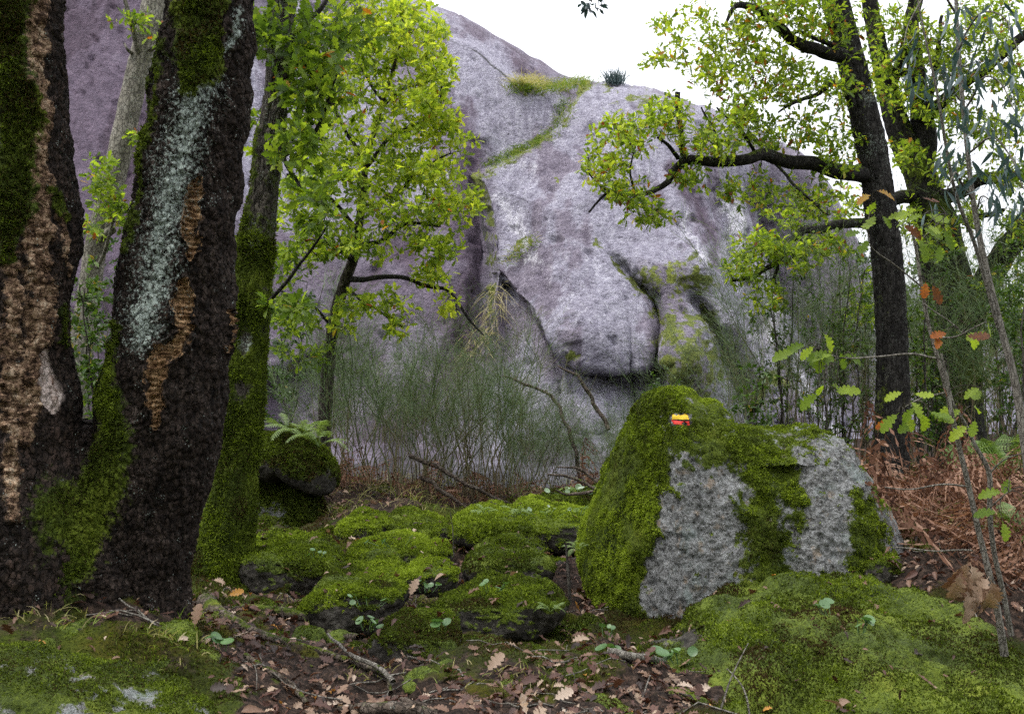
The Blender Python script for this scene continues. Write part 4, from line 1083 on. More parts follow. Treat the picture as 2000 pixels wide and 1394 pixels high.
def cork_a_masks(px, py, N, V):
    nz = fbm(V * 13, 4, 111, 0.6); nb = fbm(V * 4, 3, 112)
    x = px + 22 * nz; y = py + 40 * nb
    cork = np.maximum.reduce([band(x, y, [(70,-40,28),(75,100,26),(80,260,26),(75,420,32),(72,600,44),(52,760,40),(45,860,28)]), 0.75 * band(x, y, [(20,500,30),(20,1000,26)]), 0.6 * band(x, y, [(120,420,16),(125,520,12)])])
    moss = np.maximum.reduce([1.1 * band(x, y, [(15,-50,52),(20,120,58),(35,250,60),(25,420,52),(10,500,30)]), 0.9 * band(x, y, [(100,380,22),(128,420,14)]), 0.8 * band(x, y, [(118,600,20),(122,680,14)]),
                              0.9 * blob(x, y, 120, 1000, 90, 120)])
    wood = 0.5 + 0.6 * band(px + 5 * nz, py, [(92,690,10),(90,730,19),(92,775,22),(98,800,10)])
    wood = np.where(wood > 0.4, wood, 0)
    return {'cork': np.clip(0.3 + 0.6 * cork, 0, 1), 'moss': np.clip(0.25 + 0.7 * moss, 0, 1) * (moss > -0.3), 'lichen': np.clip(0.2 * band(x, y, [(120,0,60),(120,900,60)]), 0, 1), 'wood': wood}
def cork_a_post(px, py, N, V, at):
    c = sstep(0.40, 0.6, at['cork'])
    f1, f2 = worley(V * np.array([20, 20, 15.0]) + 1.2 * fbm(V * 9, 3, 117)[:, None], 118)
    return c * (0.022 * sstep(0.05, 0.5, f1) * (0.5 + fbm(V * 30, 2, 119)) + 0.006) + 0.012 * sstep(0.4, 0.6, at['moss']) - 0.012 * sstep(0.45, 0.55, at['wood'])
ck = Tree('cork_oak', 'thick dark cork oak with two trunks, peeling cork and lichen, at the left', P(170, 1200, 3.9), 'cork_dark')
TB = [(244,1290,3.9,330),(248,1225,3.9,272),(254,1165,3.9,232),(260,1100,3.9,218),(275,1000,3.9,230),(297,900,3.9,238),(318,800,3.9,224),(333,700,3.9,214),(340,600,3.9,214),(350,500,3.9,212),(364,400,3.9,204),(377,300,3.9,196),(391,200,3.9,190),(403,100,3.9,172),(412,0,3.9,158),(420,-150,3.95,150),(430,-420,4.0,140),(470,-800,4.1,120)]
o, V, F, at = ck.limb('trunk', TB, 760, 300, masks=cork_b_masks, post=cork_b_post, wob=0.10, bark_amp=0.009, bark_f=(40, 40, 20), lump=0.026, seed=11)
o['label'] = 'right trunk, black bark with pale lichen streak and open cork wounds'
fur('trunk_moss', V, F, sstep(0.5, 0.75, at['moss']), 26000, 0.008, 0.018, o, (0.0, 0.6))
TA = [(30,1300,3.72,420),(25,1200,3.72,330),(30,1100,3.72,300),(30,1000,3.72,290),(18,900,3.72,262),(10,800,3.72,250),(6,700,3.72,244),(8,600,3.72,244),(14,480,3.72,248),(16,380,3.72,246),(10,200,3.72,236),(5,80,3.72,230),(0,-60,3.72,222),(-20,-300,3.75,210),(-60,-800,3.8,180)]
o, V, F, at = ck.limb('trunk', TA, 640, 280, masks=cork_a_masks, post=cork_a_post, mat='cork_rough', wob=0.10, bark_amp=0.009, bark_f=(38, 38, 24), lump=0.022, seed=17)
o['label'] = 'left trunk, mossy with a strip of pale peeling cork'
fur('trunk_moss', V, F, sstep(0.5, 0.75, at['moss']), 26000, 0.008, 0.018, o, (0.0, 0.6))
def cork_c_masks(px, py, N, V):
    nz = fbm(V * 9, 4, 121)
    m = 0.5 + 0.6 * np.maximum(band(px + 30 * nz, py, [(215,880,34),(175,980,60),(120,1090,60)]), 0.6 * blob(px, py, 60, 1130, 90, 70)) + 0.2 * nz
    return {'moss': np.clip(m, 0, 1), 'cork': 0 * px, 'lichen': 0.2 + 0 * px, 'wood': 0 * px}
o, V, F, at = ck.limb('trunk_base', [(140,1300,3.85,380),(140,1200,3.82,310),(145,1100,3.82,270),(150,1000,3.82,230),(155,920,3.85,190),(160,860,3.88,130),(165,828,3.9,60),(166,818,3.9,6)], 300, 220, node=False, masks=cork_c_masks, wob=0.16, bark_amp=0.009, bark_f=(34, 34, 24), lump=0.034, seed=23)
fur('trunk_moss', V, F, sstep(0.5, 0.7, at['moss']), 22000, 0.010, 0.022, o, (0.05, 0.65))
for c in ([(425,-250,3.97,70),(560,-420,4.2,55),(800,-560,4.8,40),(1050,-640,5.4,22)], [(440,-480,4.0,70),(350,-700,4.8,55),(300,-800,5.8,34)], [(0,-200,3.73,90),(150,-420,3.4,60),(400,-600,3.1,40)], [(-30,-400,3.75,90),(-250,-600,4.4,60),(-500,-700,5,30)]):
    ck.limb('branch', c, 30, 12, wob=0.1, bark_amp=0.004, masks=lambda px, py, N, V: {'moss': 0.3 + 0 * px, 'cork': 0 * px, 'lichen': 0.3 + 0 * px, 'wood': 0 * px})
ck.foliage([(300,-900,4.6,700,330,1.4,150), (900,-800,5.0,450,200,1.2,70), (-300,-800,4.4,500,300,1.2,70), (500,-1100,3.0,900,400,1.6,120)], 0.05, 16, tint=(0.0, 0.35), autumn=0.0, seed=5)
ck.finish('cork_leaf', T_OVAL, individual=0)

# ------------------------------------------------------------------ mossy oak next to it
def t2_masks(px, py, N, V):
    nz = fbm(V * 6, 4, 131, 0.6)
    m = np.interp(py, [0, 200, 330, 450, 520, 640, 700, 1100], [0.30, 0.34, 0.38, 0.45, 0.75, 0.72, 0.80, 0.95]) + 0.35 * nz + 0.25 * sstep(-0.2, -0.8, N[:, 0]) * (py > 250)
    m = m - 0.6 * np.clip(blob(px + 9 * nz, py, 478, 672, 22, 30), 0, 1) - 0.5 * np.clip(blob(px + 12 * nz, py, 470, 760, 30, 36), 0, 1)
    l = 0.5 + 0.5 * nz + 0.5 * np.clip(blob(px, py, 490, 490, 40, 40), 0, 1) + 0.4 * np.clip(blob(px, py, 478, 672, 30, 40), 0, 1)
    return {'moss': np.clip(m, 0, 1), 'lichen': np.clip(l, 0, 1), 'cork': 0 * px, 'wood': 0 * px}
t2 = Tree('mossy_oak', 'slender oak with thick green moss up its trunk, right of the cork oak', P(440, 1090, 5.9), 'oak_bark')
T2C = [(432,1140,5.9,130),(438,1085,5.9,103),(448,1020,5.9,85),(458,940,5.9,77),(466,850,5.9,71),(478,740,5.9,70),(486,650,5.9,66),(492,570,5.9,61),(500,480,5.9,56),(514,380,5.9,54),(528,280,5.9,50),(540,180,5.9,47),(548,80,5.9,44),(556,-20,5.9,41),(570,-250,5.9,35),(560,-600,5.8,24)]
o, V, F, at = t2.limb('trunk', T2C, 420, 120, masks=t2_masks, wob=0.16, bark_amp=0.006, bark_f=(30, 30, 9), lump=0.012, flute=0.07, seed=31, post=lambda px, py, N, V, at: 0.012 * sstep(0.4, 0.7, at['moss']))
fur('trunk_moss', V, F, sstep(0.45, 0.7, at['moss']), 30000, 0.008, 0.018, o, (0.05, 0.72))
plain = lambda px, py, N, V: {'moss': np.clip(0.15 + 0.35 * N[:, 2] + 0.3 * fbm(V * 7, 3, 9), 0, 1), 'lichen': 0.35 + 0.3 * fbm(V * 5, 2, 3), 'cork': 0 * px, 'wood': 0 * px}
for c in ([(525,320,5.9,14),(560,300,5.8,11),(610,270,5.7,9),(640,220,5.7,6),(660,140,5.6,4)], [(545,130,5.9,18),(580,60,6.0,13),(630,10,6.1,9),(690,-60,6.2,6)], [(516,600,5.9,9),(540,570,5.7,8),(590,510,5.6,6),(640,440,5.5,4)],
          [(535,260,5.9,12),(560,190,6.2,9),(575,120,6.4,6),(600,90,6.4,4)], [(530,280,5.9,10),(575,345,5.7,8),(585,390,5.6,5)], [(555,0,5.9,22),(500,-80,5.6,14),(450,-160,5.4,8)]):
    t2.limb('branch', c, 26, 8, masks=plain, wavy=0.03, mat='oak_dark', seed=int(c[-1][0]))
t2.dens = 1.0
t2.foliage([(560,60,5.8,80,80,0.5,60,-0.1), (610,170,5.6,70,80,0.5,60,-0.05), (590,280,5.6,60,60,0.4,38), (660,80,5.9,90,80,0.5,50), (600,-120,5.9,200,90,0.8,70), (620,400,5.5,50,60,0.3,22), (515,60,5.6,24,60,0.2,10,-0.15), (510,250,6.2,40,80,0.3,16),
            (560,600,5.6,50,40,0.2,12), (480,60,6.0,30,60,0.3,12)], 0.085, 8, tint=(0.15, 0.6), autumn=0.01, seed=9)
t2.finish('oak')

# ------------------------------------------------------------------ young oak with the big bright crown, in front of the cliff
t3 = Tree('young_oak', 'young oak with a bright green crown in front of the cliff', P(632, 870, 9.3), 'oak_bark')
t3.limb('trunk', [(626,930,9.3,38),(632,860,9.3,27),(638,760,9.2,25),(650,640,9.1,23),(672,555,9.0,21),(695,490,8.9,18),(705,410,8.8,15),(716,310,8.7,12),(745,210,8.6,9),(775,110,8.5,6),(790,20,8.4,4)], 220, 30, masks=plain, wob=0.12, bark_amp=0.005, bark_f=(34, 34, 9), seed=37)
for c in ([(680,545,9.0,13),(720,548,8.8,11),(780,543,8.6,9),(840,560,8.5,8),(880,582,8.4,6),(905,615,8.4,5),(945,655,8.4,3)], [(700,480,8.9,11),(750,462,8.6,9),(800,432,8.5,7),(860,442,8.4,4)], [(712,330,8.7,9),(760,275,8.5,8),(820,240,8.4,6),(862,212,8.4,5),(860,110,8.4,3)],
          [(700,450,8.8,10),(660,400,8.8,8),(610,360,8.7,6),(560,340,8.6,4)], [(715,320,8.7,9),(670,250,8.8,7),(640,180,8.9,5),(620,90,8.9,4)], [(740,220,8.6,7),(790,180,8.4,5),(840,150,8.3,4)], [(650,640,9.1,7),(610,600,9.0,5),(560,590,8.9,3)], [(690,510,8.9,8),(640,470,8.6,6),(590,470,8.5,4)],
          [(707,400,8.8,8),(770,380,8.5,6),(830,330,8.4,5),(880,300,8.3,3)], [(750,205,8.6,6),(700,130,8.7,5),(690,40,8.7,3)], [(670,560,9,6),(730,600,8.7,5),(790,640,8.6,3)]):
    t3.limb('branch', c, 34, 8, masks=plain, wavy=0.05, mat='oak_dark', seed=int(c[-1][0]))
t3.dens = 1.75  # clump tint offsets paint the sunlit upper right and the darker left
t3.foliage([(790,60,8.4,95,70,0.7,95,0.12), (720,30,8.5,100,80,0.7,85,0.08), (840,140,8.3,55,70,0.6,62,0.12), (700,140,8.5,110,80,0.7,80), (800,220,8.3,85,70,0.6,80,0.1), (860,240,8.2,40,50,0.4,26,0.12), (640,230,8.7,90,80,0.7,55), (720,310,8.5,110,65,0.7,80),
            (830,330,8.3,75,55,0.6,58,0.08), (890,400,8.2,50,45,0.4,34,0.05), (780,410,8.3,95,50,0.6,60), (640,360,8.6,90,60,0.6,50,-0.05), (580,400,8.5,70,60,0.5,34,-0.05), (700,480,8.5,90,45,0.5,46,-0.05), (850,480,8.3,70,40,0.4,34), (620,480,8.5,80,40,0.5,32,-0.1),
            (840,540,8.4,45,22,0.3,20,0.05), (750,590,8.6,70,30,0.3,26), (680,610,8.8,60,45,0.4,24,-0.05), (580,620,8.8,60,50,0.4,26,-0.15), (780,640,8.6,40,25,0.2,9), (870,590,8.4,25,25,0.2,9,0.2), (560,520,8.7,50,50,0.4,20,-0.1), (900,270,8.3,30,60,0.3,10,0.1), (600,690,8.9,70,30,0.3,16,-0.2),
            (680,-120,8.6,220,90,0.9,90)], 0.073, 7, tint=(0.34, 0.80), autumn=0.012, seed=13)
t3.finish('oak')

# ------------------------------------------------------------------ pale trunk between the cork oak's two trunks
t4 = Tree('pale_oak', 'pale barked tree seen between the two cork oak trunks', P(150, 860, 9.0), 'pale_bark')
t4.limb('trunk', [(140,940,9,46),(150,760,9,44),(170,600,9,44),(190,470,9,44),(214,380,9,46),(240,270,9,44),(268,140,9,44),(298,20,9,46),(315,-120,9,42),(330,-400,9,30)], 160, 36, masks=plain, wob=0.12, bark_amp=0.004, seed=41)
for c in ([(275,130,9,14),(262,60,8.8,11),(250,20,8.7,9),(235,-30,8.6,6)], [(262,105,9,8),(250,95,8.8,6),(243,85,8.8,4)], [(285,100,9,12),(320,80,8.8,8),(345,60,8.7,5)], [(190,470,9,20),(215,452,8.8,18),(222,446,8.8,16)], [(180,540,9,10),(210,480,8.8,7),(230,400,8.6,4)]):
    t4.limb('branch', c, 24, 8, masks=plain, wavy=0.02, seed=int(c[-1][0]))
t4.foliage([(195,340,8.6,40,40,0.3,22), (220,400,8.6,40,40,0.3,20), (175,440,8.5,35,30,0.3,14), (255,50,8.7,50,30,0.3,14), (330,60,8.6,30,50,0.3,14), (270,270,8.8,20,20,0.2,6), (240,420,8.6,20,40,0.2,10)], 0.075, 9, tint=(0.25, 0.65), autumn=0.05, seed=21)
t4.finish('oak', individual=150)

# ------------------------------------------------------------------ dark oak right of the boulder
t5 = Tree('dark_oak', 'dark trunked oak right of the marked boulder, long bare limb reaching left', P(1740, 965, 8.2), 'oak_dark')
def t5_masks(px, py, N, V):
    nz = fbm(V * 5, 4, 151)
    return {'moss': np.clip(0.12 + 0.4 * nz + 0.3 * sstep(-0.3, -0.9, N[:, 0]) * sstep(450, 700, py), 0, 1), 'lichen': np.clip(0.45 + 0.6 * nz, 0, 1) * np.interp(py, [300, 700], [1, .5]), 'cork': 0 * px, 'wood': 0 * px}
t5.limb('trunk', [(1722,1020,8.2,117),(1730,960,8.2,90),(1740,890,8.2,72),(1744,800,8.2,63),(1744,700,8.2,59),(1740,600,8.2,59),(1732,500,8.2,58),(1720,410,8.2,56),(1706,310,8.2,56),(1688,220,8.2,54),(1666,130,8.2,52),(1645,50,8.2,50),(1628,-20,8.2,47),(1600,-200,8.2,40),(1560,-500,8.2,27)], 420, 90, masks=t5_masks, wob=0.10, bark_amp=0.008, bark_f=(22, 22, 6), flute=0.04, seed=43)
BR5 = [[(1700,345,8.2,34),(1640,332,8.0,32),(1590,320,7.9,29),(1540,318,7.8,26),(1490,302,7.7,25),(1455,308,7.6,22),(1400,318,7.6,20),(1345,318,7.5,18),(1320,340,7.5,15),(1300,362,7.4,12),(1270,378,7.4,10),(1240,380,7.4,9),(1200,372,7.3,7),(1170,390,7.3,5),(1150,415,7.3,4)],
       [(1345,318,7.5,14),(1330,300,7.5,13),(1326,260,7.5,11),(1324,180,7.5,10)], [(1325,312,7.5,9),(1300,290,7.4,7),(1285,270,7.3,5)], [(1658,110,8.2,30),(1610,102,8.0,26),(1560,80,7.9,23),(1520,52,7.8,19),(1480,20,7.7,15),(1440,8,7.6,12),(1418,45,7.6,6)],
       [(1660,100,8.2,12),(1600,85,8.0,9),(1560,60,7.9,6)], [(1690,225,8.2,13),(1640,160,8.0,11),(1590,185,7.9,9),(1550,205,7.8,7),(1520,220,7.8,4)], [(1480,305,7.7,8),(1440,250,7.5,6),(1400,210,7.4,4)], [(1400,318,7.6,7),(1390,260,7.5,5),(1370,210,7.4,3)],
       [(1500,310,7.8,6),(1560,370,7.6,5),(1620,420,7.5,3)], [(1240,380,7.4,5),(1230,330,7.3,4),(1240,280,7.2,3)], [(1190,375,7.3,4),(1160,350,7.2,3),(1150,310,7.2,2)], [(1620,-100,8.2,26),(1540,-140,8,18),(1440,-120,7.8,10)], [(1630,0,8.2,20),(1680,-60,8.4,14),(1760,-100,8.6,8)]]
for c in BR5: t5.limb('branch', c, 44, 10, masks=plain, wavy=0.05, wob=0.15, seed=int(c[-1][0]) % 97)
t5.dens = 2.3
t5.foliage([(1220,270,7.2,70,55,0.4,44,0.12), (1300,230,7.3,60,45,0.4,40,0.1), (1180,330,7.2,50,50,0.4,30,0.15), (1230,380,7.2,60,30,0.3,26,0.08), (1270,420,7.3,50,22,0.3,18,0.05), (1390,280,7.4,70,45,0.5,38,0.05), (1350,350,7.5,45,30,0.3,14), (1440,220,7.5,60,55,0.5,44,0.05),
            (1460,120,7.7,85,70,0.6,62,0.08), (1380,140,7.7,60,40,0.5,24,0.1), (1540,150,7.8,80,60,0.5,52), (1520,260,7.8,90,40,0.5,42,-0.05), (1610,260,7.9,60,60,0.5,30,-0.05), (1600,50,8.0,70,60,0.5,36), (1500,30,7.7,80,40,0.5,40,0.05), (1480,370,7.7,70,40,0.4,22), (1580,390,7.7,70,45,0.4,30), (1660,50,8,50,60,0.4,16),
            (1320,90,7.6,50,40,0.4,12,0.1), (1270,120,7.5,30,25,0.3,6,0.1), (1300,55,7.5,40,25,0.3,7,0.1), (1640,170,7.9,50,60,0.5,22), (1500,-120,7.9,240,90,0.9,90), (1700,-150,8.5,150,90,0.7,60), (1640,330,7.9,50,50,0.4,18,-0.05), (1430,380,7.5,40,30,0.3,10),(1420,60,7.6,60,50,0.5,20,0.05),(1350,30,7.5,50,30,0.4,10,0.1),(1560,10,7.8,80,40,0.5,26),(1700,150,8.4,60,90,0.4,26),(1680,280,8.3,40,60,0.3,14)], 0.060, 6, tint=(0.22, 0.70), autumn=0.07, seed=17)
t5.finish('oak')

# ------------------------------------------------------------------ many-limbed oak behind it, at the right edge
t6 = Tree('spreading_oak', 'mossy many limbed oak behind the dark oak at the right edge', P(1880, 880, 10.5), 'oak_dark')
t6_masks = lambda px, py, N, V: {'moss': np.clip(0.42 + 0.45 * fbm(V * 4, 3, 161) + 0.2 * N[:, 2], 0, 1), 'lichen': 0.25 + 0 * px, 'cork': 0 * px, 'wood': 0 * px}
t6.limb('trunk', [(1885,930,10.5,120),(1876,840,10.5,98),(1866,700,10.5,90),(1850,560,10.5,88),(1832,450,10.5,82),(1812,390,10.5,72),(1790,330,10.5,58),(1762,270,10.5,48),(1735,180,10.5,38),(1715,90,10.5,32),(1695,-30,10.5,28),(1690,-200,10.5,20)], 260, 60, masks=t6_masks, wob=0.16, bark_amp=0.008, seed=47)
for c in ([(1795,345,10.5,50),(1800,260,10.5,46),(1790,160,10.5,36),(1786,60,10.5,30),(1800,-60,10.5,22)], [(1802,235,10.4,26),(1850,190,10.2,24),(1900,152,10,22),(1955,112,9.9,19),(2015,55,9.8,16)], [(1825,395,10.5,30),(1870,380,10.3,28),(1920,352,10.2,26),(1975,350,10,22),(2040,330,9.9,16)],
          [(1872,720,10.5,62),(1895,620,10.4,54),(1925,540,10.3,50),(1975,470,10.2,46),(2030,395,10.1,40),(2080,300,10,30)], [(1800,385,10.5,28),(1750,388,10.3,26),(1700,430,9.9,22),(1650,440,9.7,19),(1600,446,9.5,17),(1560,456,9.4,15),(1535,480,9.3,12),(1515,510,9.3,11),(1480,540,9.2,9),(1430,548,9.1,5)],
          [(1515,512,9.3,7),(1516,556,9.3,5)], [(1735,180,10.5,18),(1765,90,10.3,16),(1780,0,10.2,12)], [(1690,0,10.5,16),(1660,-60,10.4,10)], [(1800,230,10.4,14),(1830,130,10.2,11),(1840,30,10.1,7)], [(1850,420,10.4,16),(1900,430,10,12),(1960,410,9.8,8)], [(1790,155,10.5,16),(1740,120,10.2,10),(1700,60,10.2,6)]):
    t6.limb('branch', c, 40, 12, masks=plain, wavy=0.07, wob=0.15, seed=int(c[-1][0]) % 89)
t6.dens = 2.3
t6.foliage([(1760,60,10.2,70,60,0.6,44), (1830,110,10.1,70,60,0.6,50), (1900,60,9.9,80,60,0.6,50), (1960,130,9.8,50,60,0.5,34), (1780,190,10,60,50,0.5,34), (1860,230,9.9,60,45,0.5,34), (1940,260,9.8,60,50,0.5,36), (1970,340,9.8,50,40,0.4,24), (1850,330,9.9,60,40,0.4,22), (1830,460,10,50,50,0.4,24), (1770,300,10,40,40,0.4,16),
            (1560,500,9.2,60,40,0.4,30), (1490,480,9.2,70,40,0.4,34), (1450,520,9.1,50,35,0.4,22), (1500,580,9.2,50,40,0.4,16), (1620,480,9.6,50,40,0.4,20), (1660,400,9.8,40,40,0.4,14), (1540,420,9.5,60,30,0.3,14), (1980,450,9.9,40,50,0.4,14), (1800,-120,10,250,90,1,80), (1960,30,9.8,60,50,0.4,20), (1780,420,10.1,40,40,0.4,12), (1960,560,10,60,50,0.4,20), (1980,620,10,50,50,0.4,16),(1870,160,9.9,60,50,0.5,26),(1990,200,9.7,40,60,0.4,20),(1740,130,10.2,50,60,0.5,24),(1900,420,9.9,50,40,0.4,16),(1720,520,9.9,50,60,0.4,16),(1690,600,9.8,40,60,0.4,14)], 0.072, 6, tint=(0.25, 0.72), autumn=0.04, seed=23)
t6.finish('oak')

# ------------------------------------------------------------------ unseen oaks, added behind the viewpoint to cut frontal light
def shade_tree(label, x, y, h, seed):
    g = np.random.default_rng(seed)
    z0 = float(zg(np.array([x]), np.array([y]))[0])
    root = empty('unseen_oak', (x, y, z0), label=label, category='tree')
    t = np.linspace(0, 1, 14)
    C = np.stack([x + 0.5 * g.normal() * t ** 2, y + 0.4 * g.normal() * t ** 2, z0 - 0.1 + h * 0.8 * t], -1)
    bag = Bag(); V, F = tube(C, 0.17 * (1 - 0.8 * t), 12); bag.add(V, F, moss=0.4, lichen=0.3)
    n = 320
    u = unit(g.normal(size=(n, 3))) * g.random((n, 1)) ** 0.4
    cl = np.array([C[-3, 0], C[-3, 1], z0 + h * 0.58]) + u * np.array([2.1, 2.1, h * 0.42])
    for p in cl[::5]:
        a = C[np.argmin(((C - p) ** 2).sum(1) + 0.8 * np.maximum(C[:, 2] - p[2] + 0.8, 0))]
        V, F = tube(np.linspace(a, p, 5) + np.array([0, 0, 0.12]) * np.sin(np.linspace(0, np.pi, 5))[:, None], np.linspace(0.03, 0.006, 5), 5); bag.add(V, F, moss=0.2, lichen=0.3)
    part('trunk', bag.mesh('trunk', M['oak_bark']), root)
    k = 9; pos = (cl[:, None] + g.normal(size=(n, k, 3)) * 0.2).reshape(-1, 3); m = len(pos)
    b = Bag(); leaf_bag(b, T_OVAL, pos, unit(g.normal(size=(m, 3)) + np.array([0, 0, -0.3])), unit(g.normal(size=(m, 3)) * 0.6 + np.array([0, 0, 1])), g.uniform(0.13, 0.22, m), g.uniform(0.1, 0.6, m))
    part('crown', b.mesh('crown', M['oak_leaf']), root, kind='stuff')
for lab, x, y, h, sd_ in (('unseen oak added for shade right behind the viewpoint', 1.2, -3.2, 7.5, 1), ('unseen oak added for shade behind the viewpoint, left of the path', -2.8, -2.4, 7.0, 2), ('unseen oak added for shade behind the viewpoint, far to the left', -6.2, -0.6, 7.5, 3), ('unseen oak added for shade behind the viewpoint, right of the path', 4.6, -2.2, 7.5, 4), ('unseen oak added for shade right of the viewpoint beyond the mossy boulder', 7.0, 1.2, 7.0, 5), ('farther unseen oak added for shade behind the viewpoint', -0.8, -6.5, 8.5, 6), ('farther unseen oak added for shade behind the viewpoint, to the right', 3.4, -6.8, 8.5, 7), ('farther unseen oak added for shade behind the viewpoint, to the left', -5.2, -5.8, 8.5, 8)):
    shade_tree(lab, x, y, h, 600 + sd_)
# ------------------------------------------------------------------ where a line of sight meets the ground
_ds = np.concatenate([np.linspace(2.2, 8, 180), np.linspace(8.05, 18, 120)])
def hit(px, py):
    px = np.atleast_1d(np.asarray(px, float)); py = np.atleast_1d(np.asarray(py, float))
    q = P(px[:, None], py[:, None], _ds[None])
    below = q[..., 2] < zg(q[..., 0], q[..., 1])
    k = np.where(below.any(1), below.argmax(1), len(_ds) - 1)
    r = q[np.arange(len(px)), k]
    r[:, 2] = zg(r[:, 0], r[:, 1])
    return r
def foot(px, d):
    """ground point at distance d below photograph column px"""
    x = (px - 1000) / FPX * d / CT
    return np.array([x, d, float(zg(np.array([x]), np.array([d]))[0])])

def copy_thing(root, loc, rotz=0.0, scale=1.0, **props):
    r = root.copy(); COL.objects.link(r); r.location = loc; r.rotation_euler = (0, 0, rotz); r.scale = (scale,) * 3 if np.isscalar(scale) else scale
    for k, v in props.items(): r[k] = v
    for ch in root.children:
        c = ch.copy(); COL.objects.link(c); c.parent = r
    return r

# ------------------------------------------------------------------ broom
def broom_mesh(name, seed, h=1.8, stems=16, spread=0.32, green=0.7, lower=0.25):
    g = np.random.default_rng(seed)
    b = Bag(); fine, finew, finet = [], [], []
    K = 8; t = np.linspace(0, 1, K); tt_ = np.linspace(0, 1, 5)[:, None]
    for i in range(stems):
        a = g.uniform(0, 2 * np.pi); rr = spread * g.random() ** 0.6
        H = h * g.uniform(0.45, 1.05)
        tipo = np.array([np.cos(a), np.sin(a), 0]) * rr * g.uniform(0.6, 3.2) + g.normal(size=3) * np.array([0.15, 0.15, 0])
        base = np.array([np.cos(a), np.sin(a), 0]) * rr * 0.6
        path = base + tipo * (t ** 1.5)[:, None] + np.stack([0 * t, 0 * t, H * t - 0.12 * (t == 0)], -1) + np.cumsum(g.normal(size=(K, 3)) * 0.035, 0) * np.array([1, 1, 0.2])
        w = np.linspace(0.006, 0.0016, K) * g.uniform(0.5, 1.3); tn = np.clip(np.linspace(g.uniform(0.0, 0.35), green, K), 0, 1)
        V, F = tube(path, w, 4); b.add(V, F, tint=np.repeat(tn, 4))
        for j in range(g.integers(14, 26)):
            u = g.uniform(lower, 1.0) ** 0.7; p0 = np.array([np.interp(u, t, path[:, k]) for k in range(3)])
            L = g.uniform(0.15, 0.5) * (0.5 + 0.5 * h / 1.8)
            dr = unit(np.array([g.normal() * 0.6, g.normal() * 0.6, 0.9]) + tipo * 0.3)
            pb = p0 + dr * L * tt_ + g.normal(size=3) * 0.16 * L * tt_ ** 2
            fine.append(pb); finew.append(np.linspace(0.0020, 0.0008, 5)); finet.append(np.clip(np.full(5, green + g.normal() * 0.14 - 0.45 * (u < 0.5)), 0, 1))
            for m in range(g.integers(3, 7)):
                v = g.uniform(0.15, 0.95); q0 = p0 + dr * L * v + g.normal(size=3) * 0.004
                dd = unit(dr + g.normal(size=3) * 0.5)
                fine.append(q0 + dd * g.uniform(0.07, 0.22) * tt_ + g.normal(size=3) * 0.02 * tt_ ** 2); finew.append(np.linspace(0.0014, 0.0006, 5)); finet.append(np.clip(np.full(5, green + g.normal() * 0.15 - 0.4 * (u < 0.45)), 0, 1))
    V, F = ribbons(np.array(fine), np.array(finew)); b.add(V, F, tint=np.repeat(np.array(finet).reshape(-1), 2))
    return b.mesh(name, M['broom'], True)
BV = [broom_mesh('broom_shrub', 300 + k, 1.9, 10, 0.30, gr, lo) for k, (gr, lo) in enumerate([(0.78, 0.35), (0.66, 0.28), (0.95, 0.35), (0.5, 0.2), (0.85, 0.3)])]
BT = [broom_mesh('broom_shrub', 320 + k, 3.0, 9, 0.45, gr, 0.25) for k, gr in enumerate((0.68, 0.6, 0.78))]
g = np.random.default_rng(44)
CEN = [(660,10.2),(700,10.8),(725,9.9),(760,11.2),(790,10.2),(830,10.9),(850,9.7),(885,10.5),(915,9.8),(945,11.0),(960,9.5),(1000,10.0),(1030,10.8),(1050,9.6),(1085,10.3),(1110,9.7),(1140,10.6),(1165,9.8),(1200,10.4),(1235,10.0),(690,9.4),(805,9.4),(1015,9.2),(930,10.2),(1070,11.2),(1270,10.6),(640,11),(870,11.3),(980,11.5),(1180,11.4)]
for i, (px, d) in enumerate(CEN):
    o = obj('broom_shrub', BV[i % 5], label='thin stemmed green broom in the thicket at the foot of the cliff', category='shrub', group='broom thicket at the foot of the cliff')
    o.location = foot(px, d); o.rotation_euler = (g.normal() * 0.06, g.normal() * 0.06, g.uniform(0, 6.28)); s = g.uniform(0.7, 1.15) * np.interp(px, [640, 760, 900, 1000, 1060, 1270], [0.95, 1.05, 0.95, 0.8, 0.55, 0.5]); o.scale = (s * 1.2, s * 1.2, s)
RGT = [(1720,11.5,1.0),(1760,10.8,0.8),(1310,10.5,0.55),(1370,10.2,0.6),(1440,9.6,0.75),(1490,10.0,0.95),(1530,9.4,1.0),(1575,9.8,1.1),(1610,9.3,0.95),(1650,9.9,1.0),(1690,9.2,0.9),(1460,11,0.85),(1560,11,1.05),(1630,11.3,1.1)]
for i, (px, d, s) in enumerate(RGT):
    o = obj('broom_shrub', BT[i % 3], label='tall wispy broom standing behind the marked boulder and the dark oak', category='shrub', group='tall broom behind the marked boulder')
    o.location = foot(px, d); o.rotation_euler = (g.normal() * 0.05, g.normal() * 0.05, g.uniform(0, 6.28)); o.scale = (s, s, s * g.uniform(0.85, 1.05))
FAR = [(1840,10.2,0.7),(1880,11.2,0.9),(1980,11,0.9),(1790,9.6,0.85),(1820,11.5,1.1),(1900,9.2,0.8),(1950,9.8,0.95),(2000,9.0,0.85),(1930,12,1.2),(1990,12.5,1.15),(2060,10,1.0),(1770,12,1.1),(1860,13,1.25)]
for i, (px, d, s) in enumerate(FAR):
    o = obj('broom_shrub', BT[(i + 1) % 3], label='tall feathery broom right of the dark oak trunk', category='shrub', group='tall broom around the spreading oak')
    o.location = foot(px, d); o.rotation_euler = (g.normal() * 0.08, g.normal() * 0.08, g.uniform(0, 6.28)); o.scale = (s * 1.2, s * 1.2, s * g.uniform(0.85, 1.05))

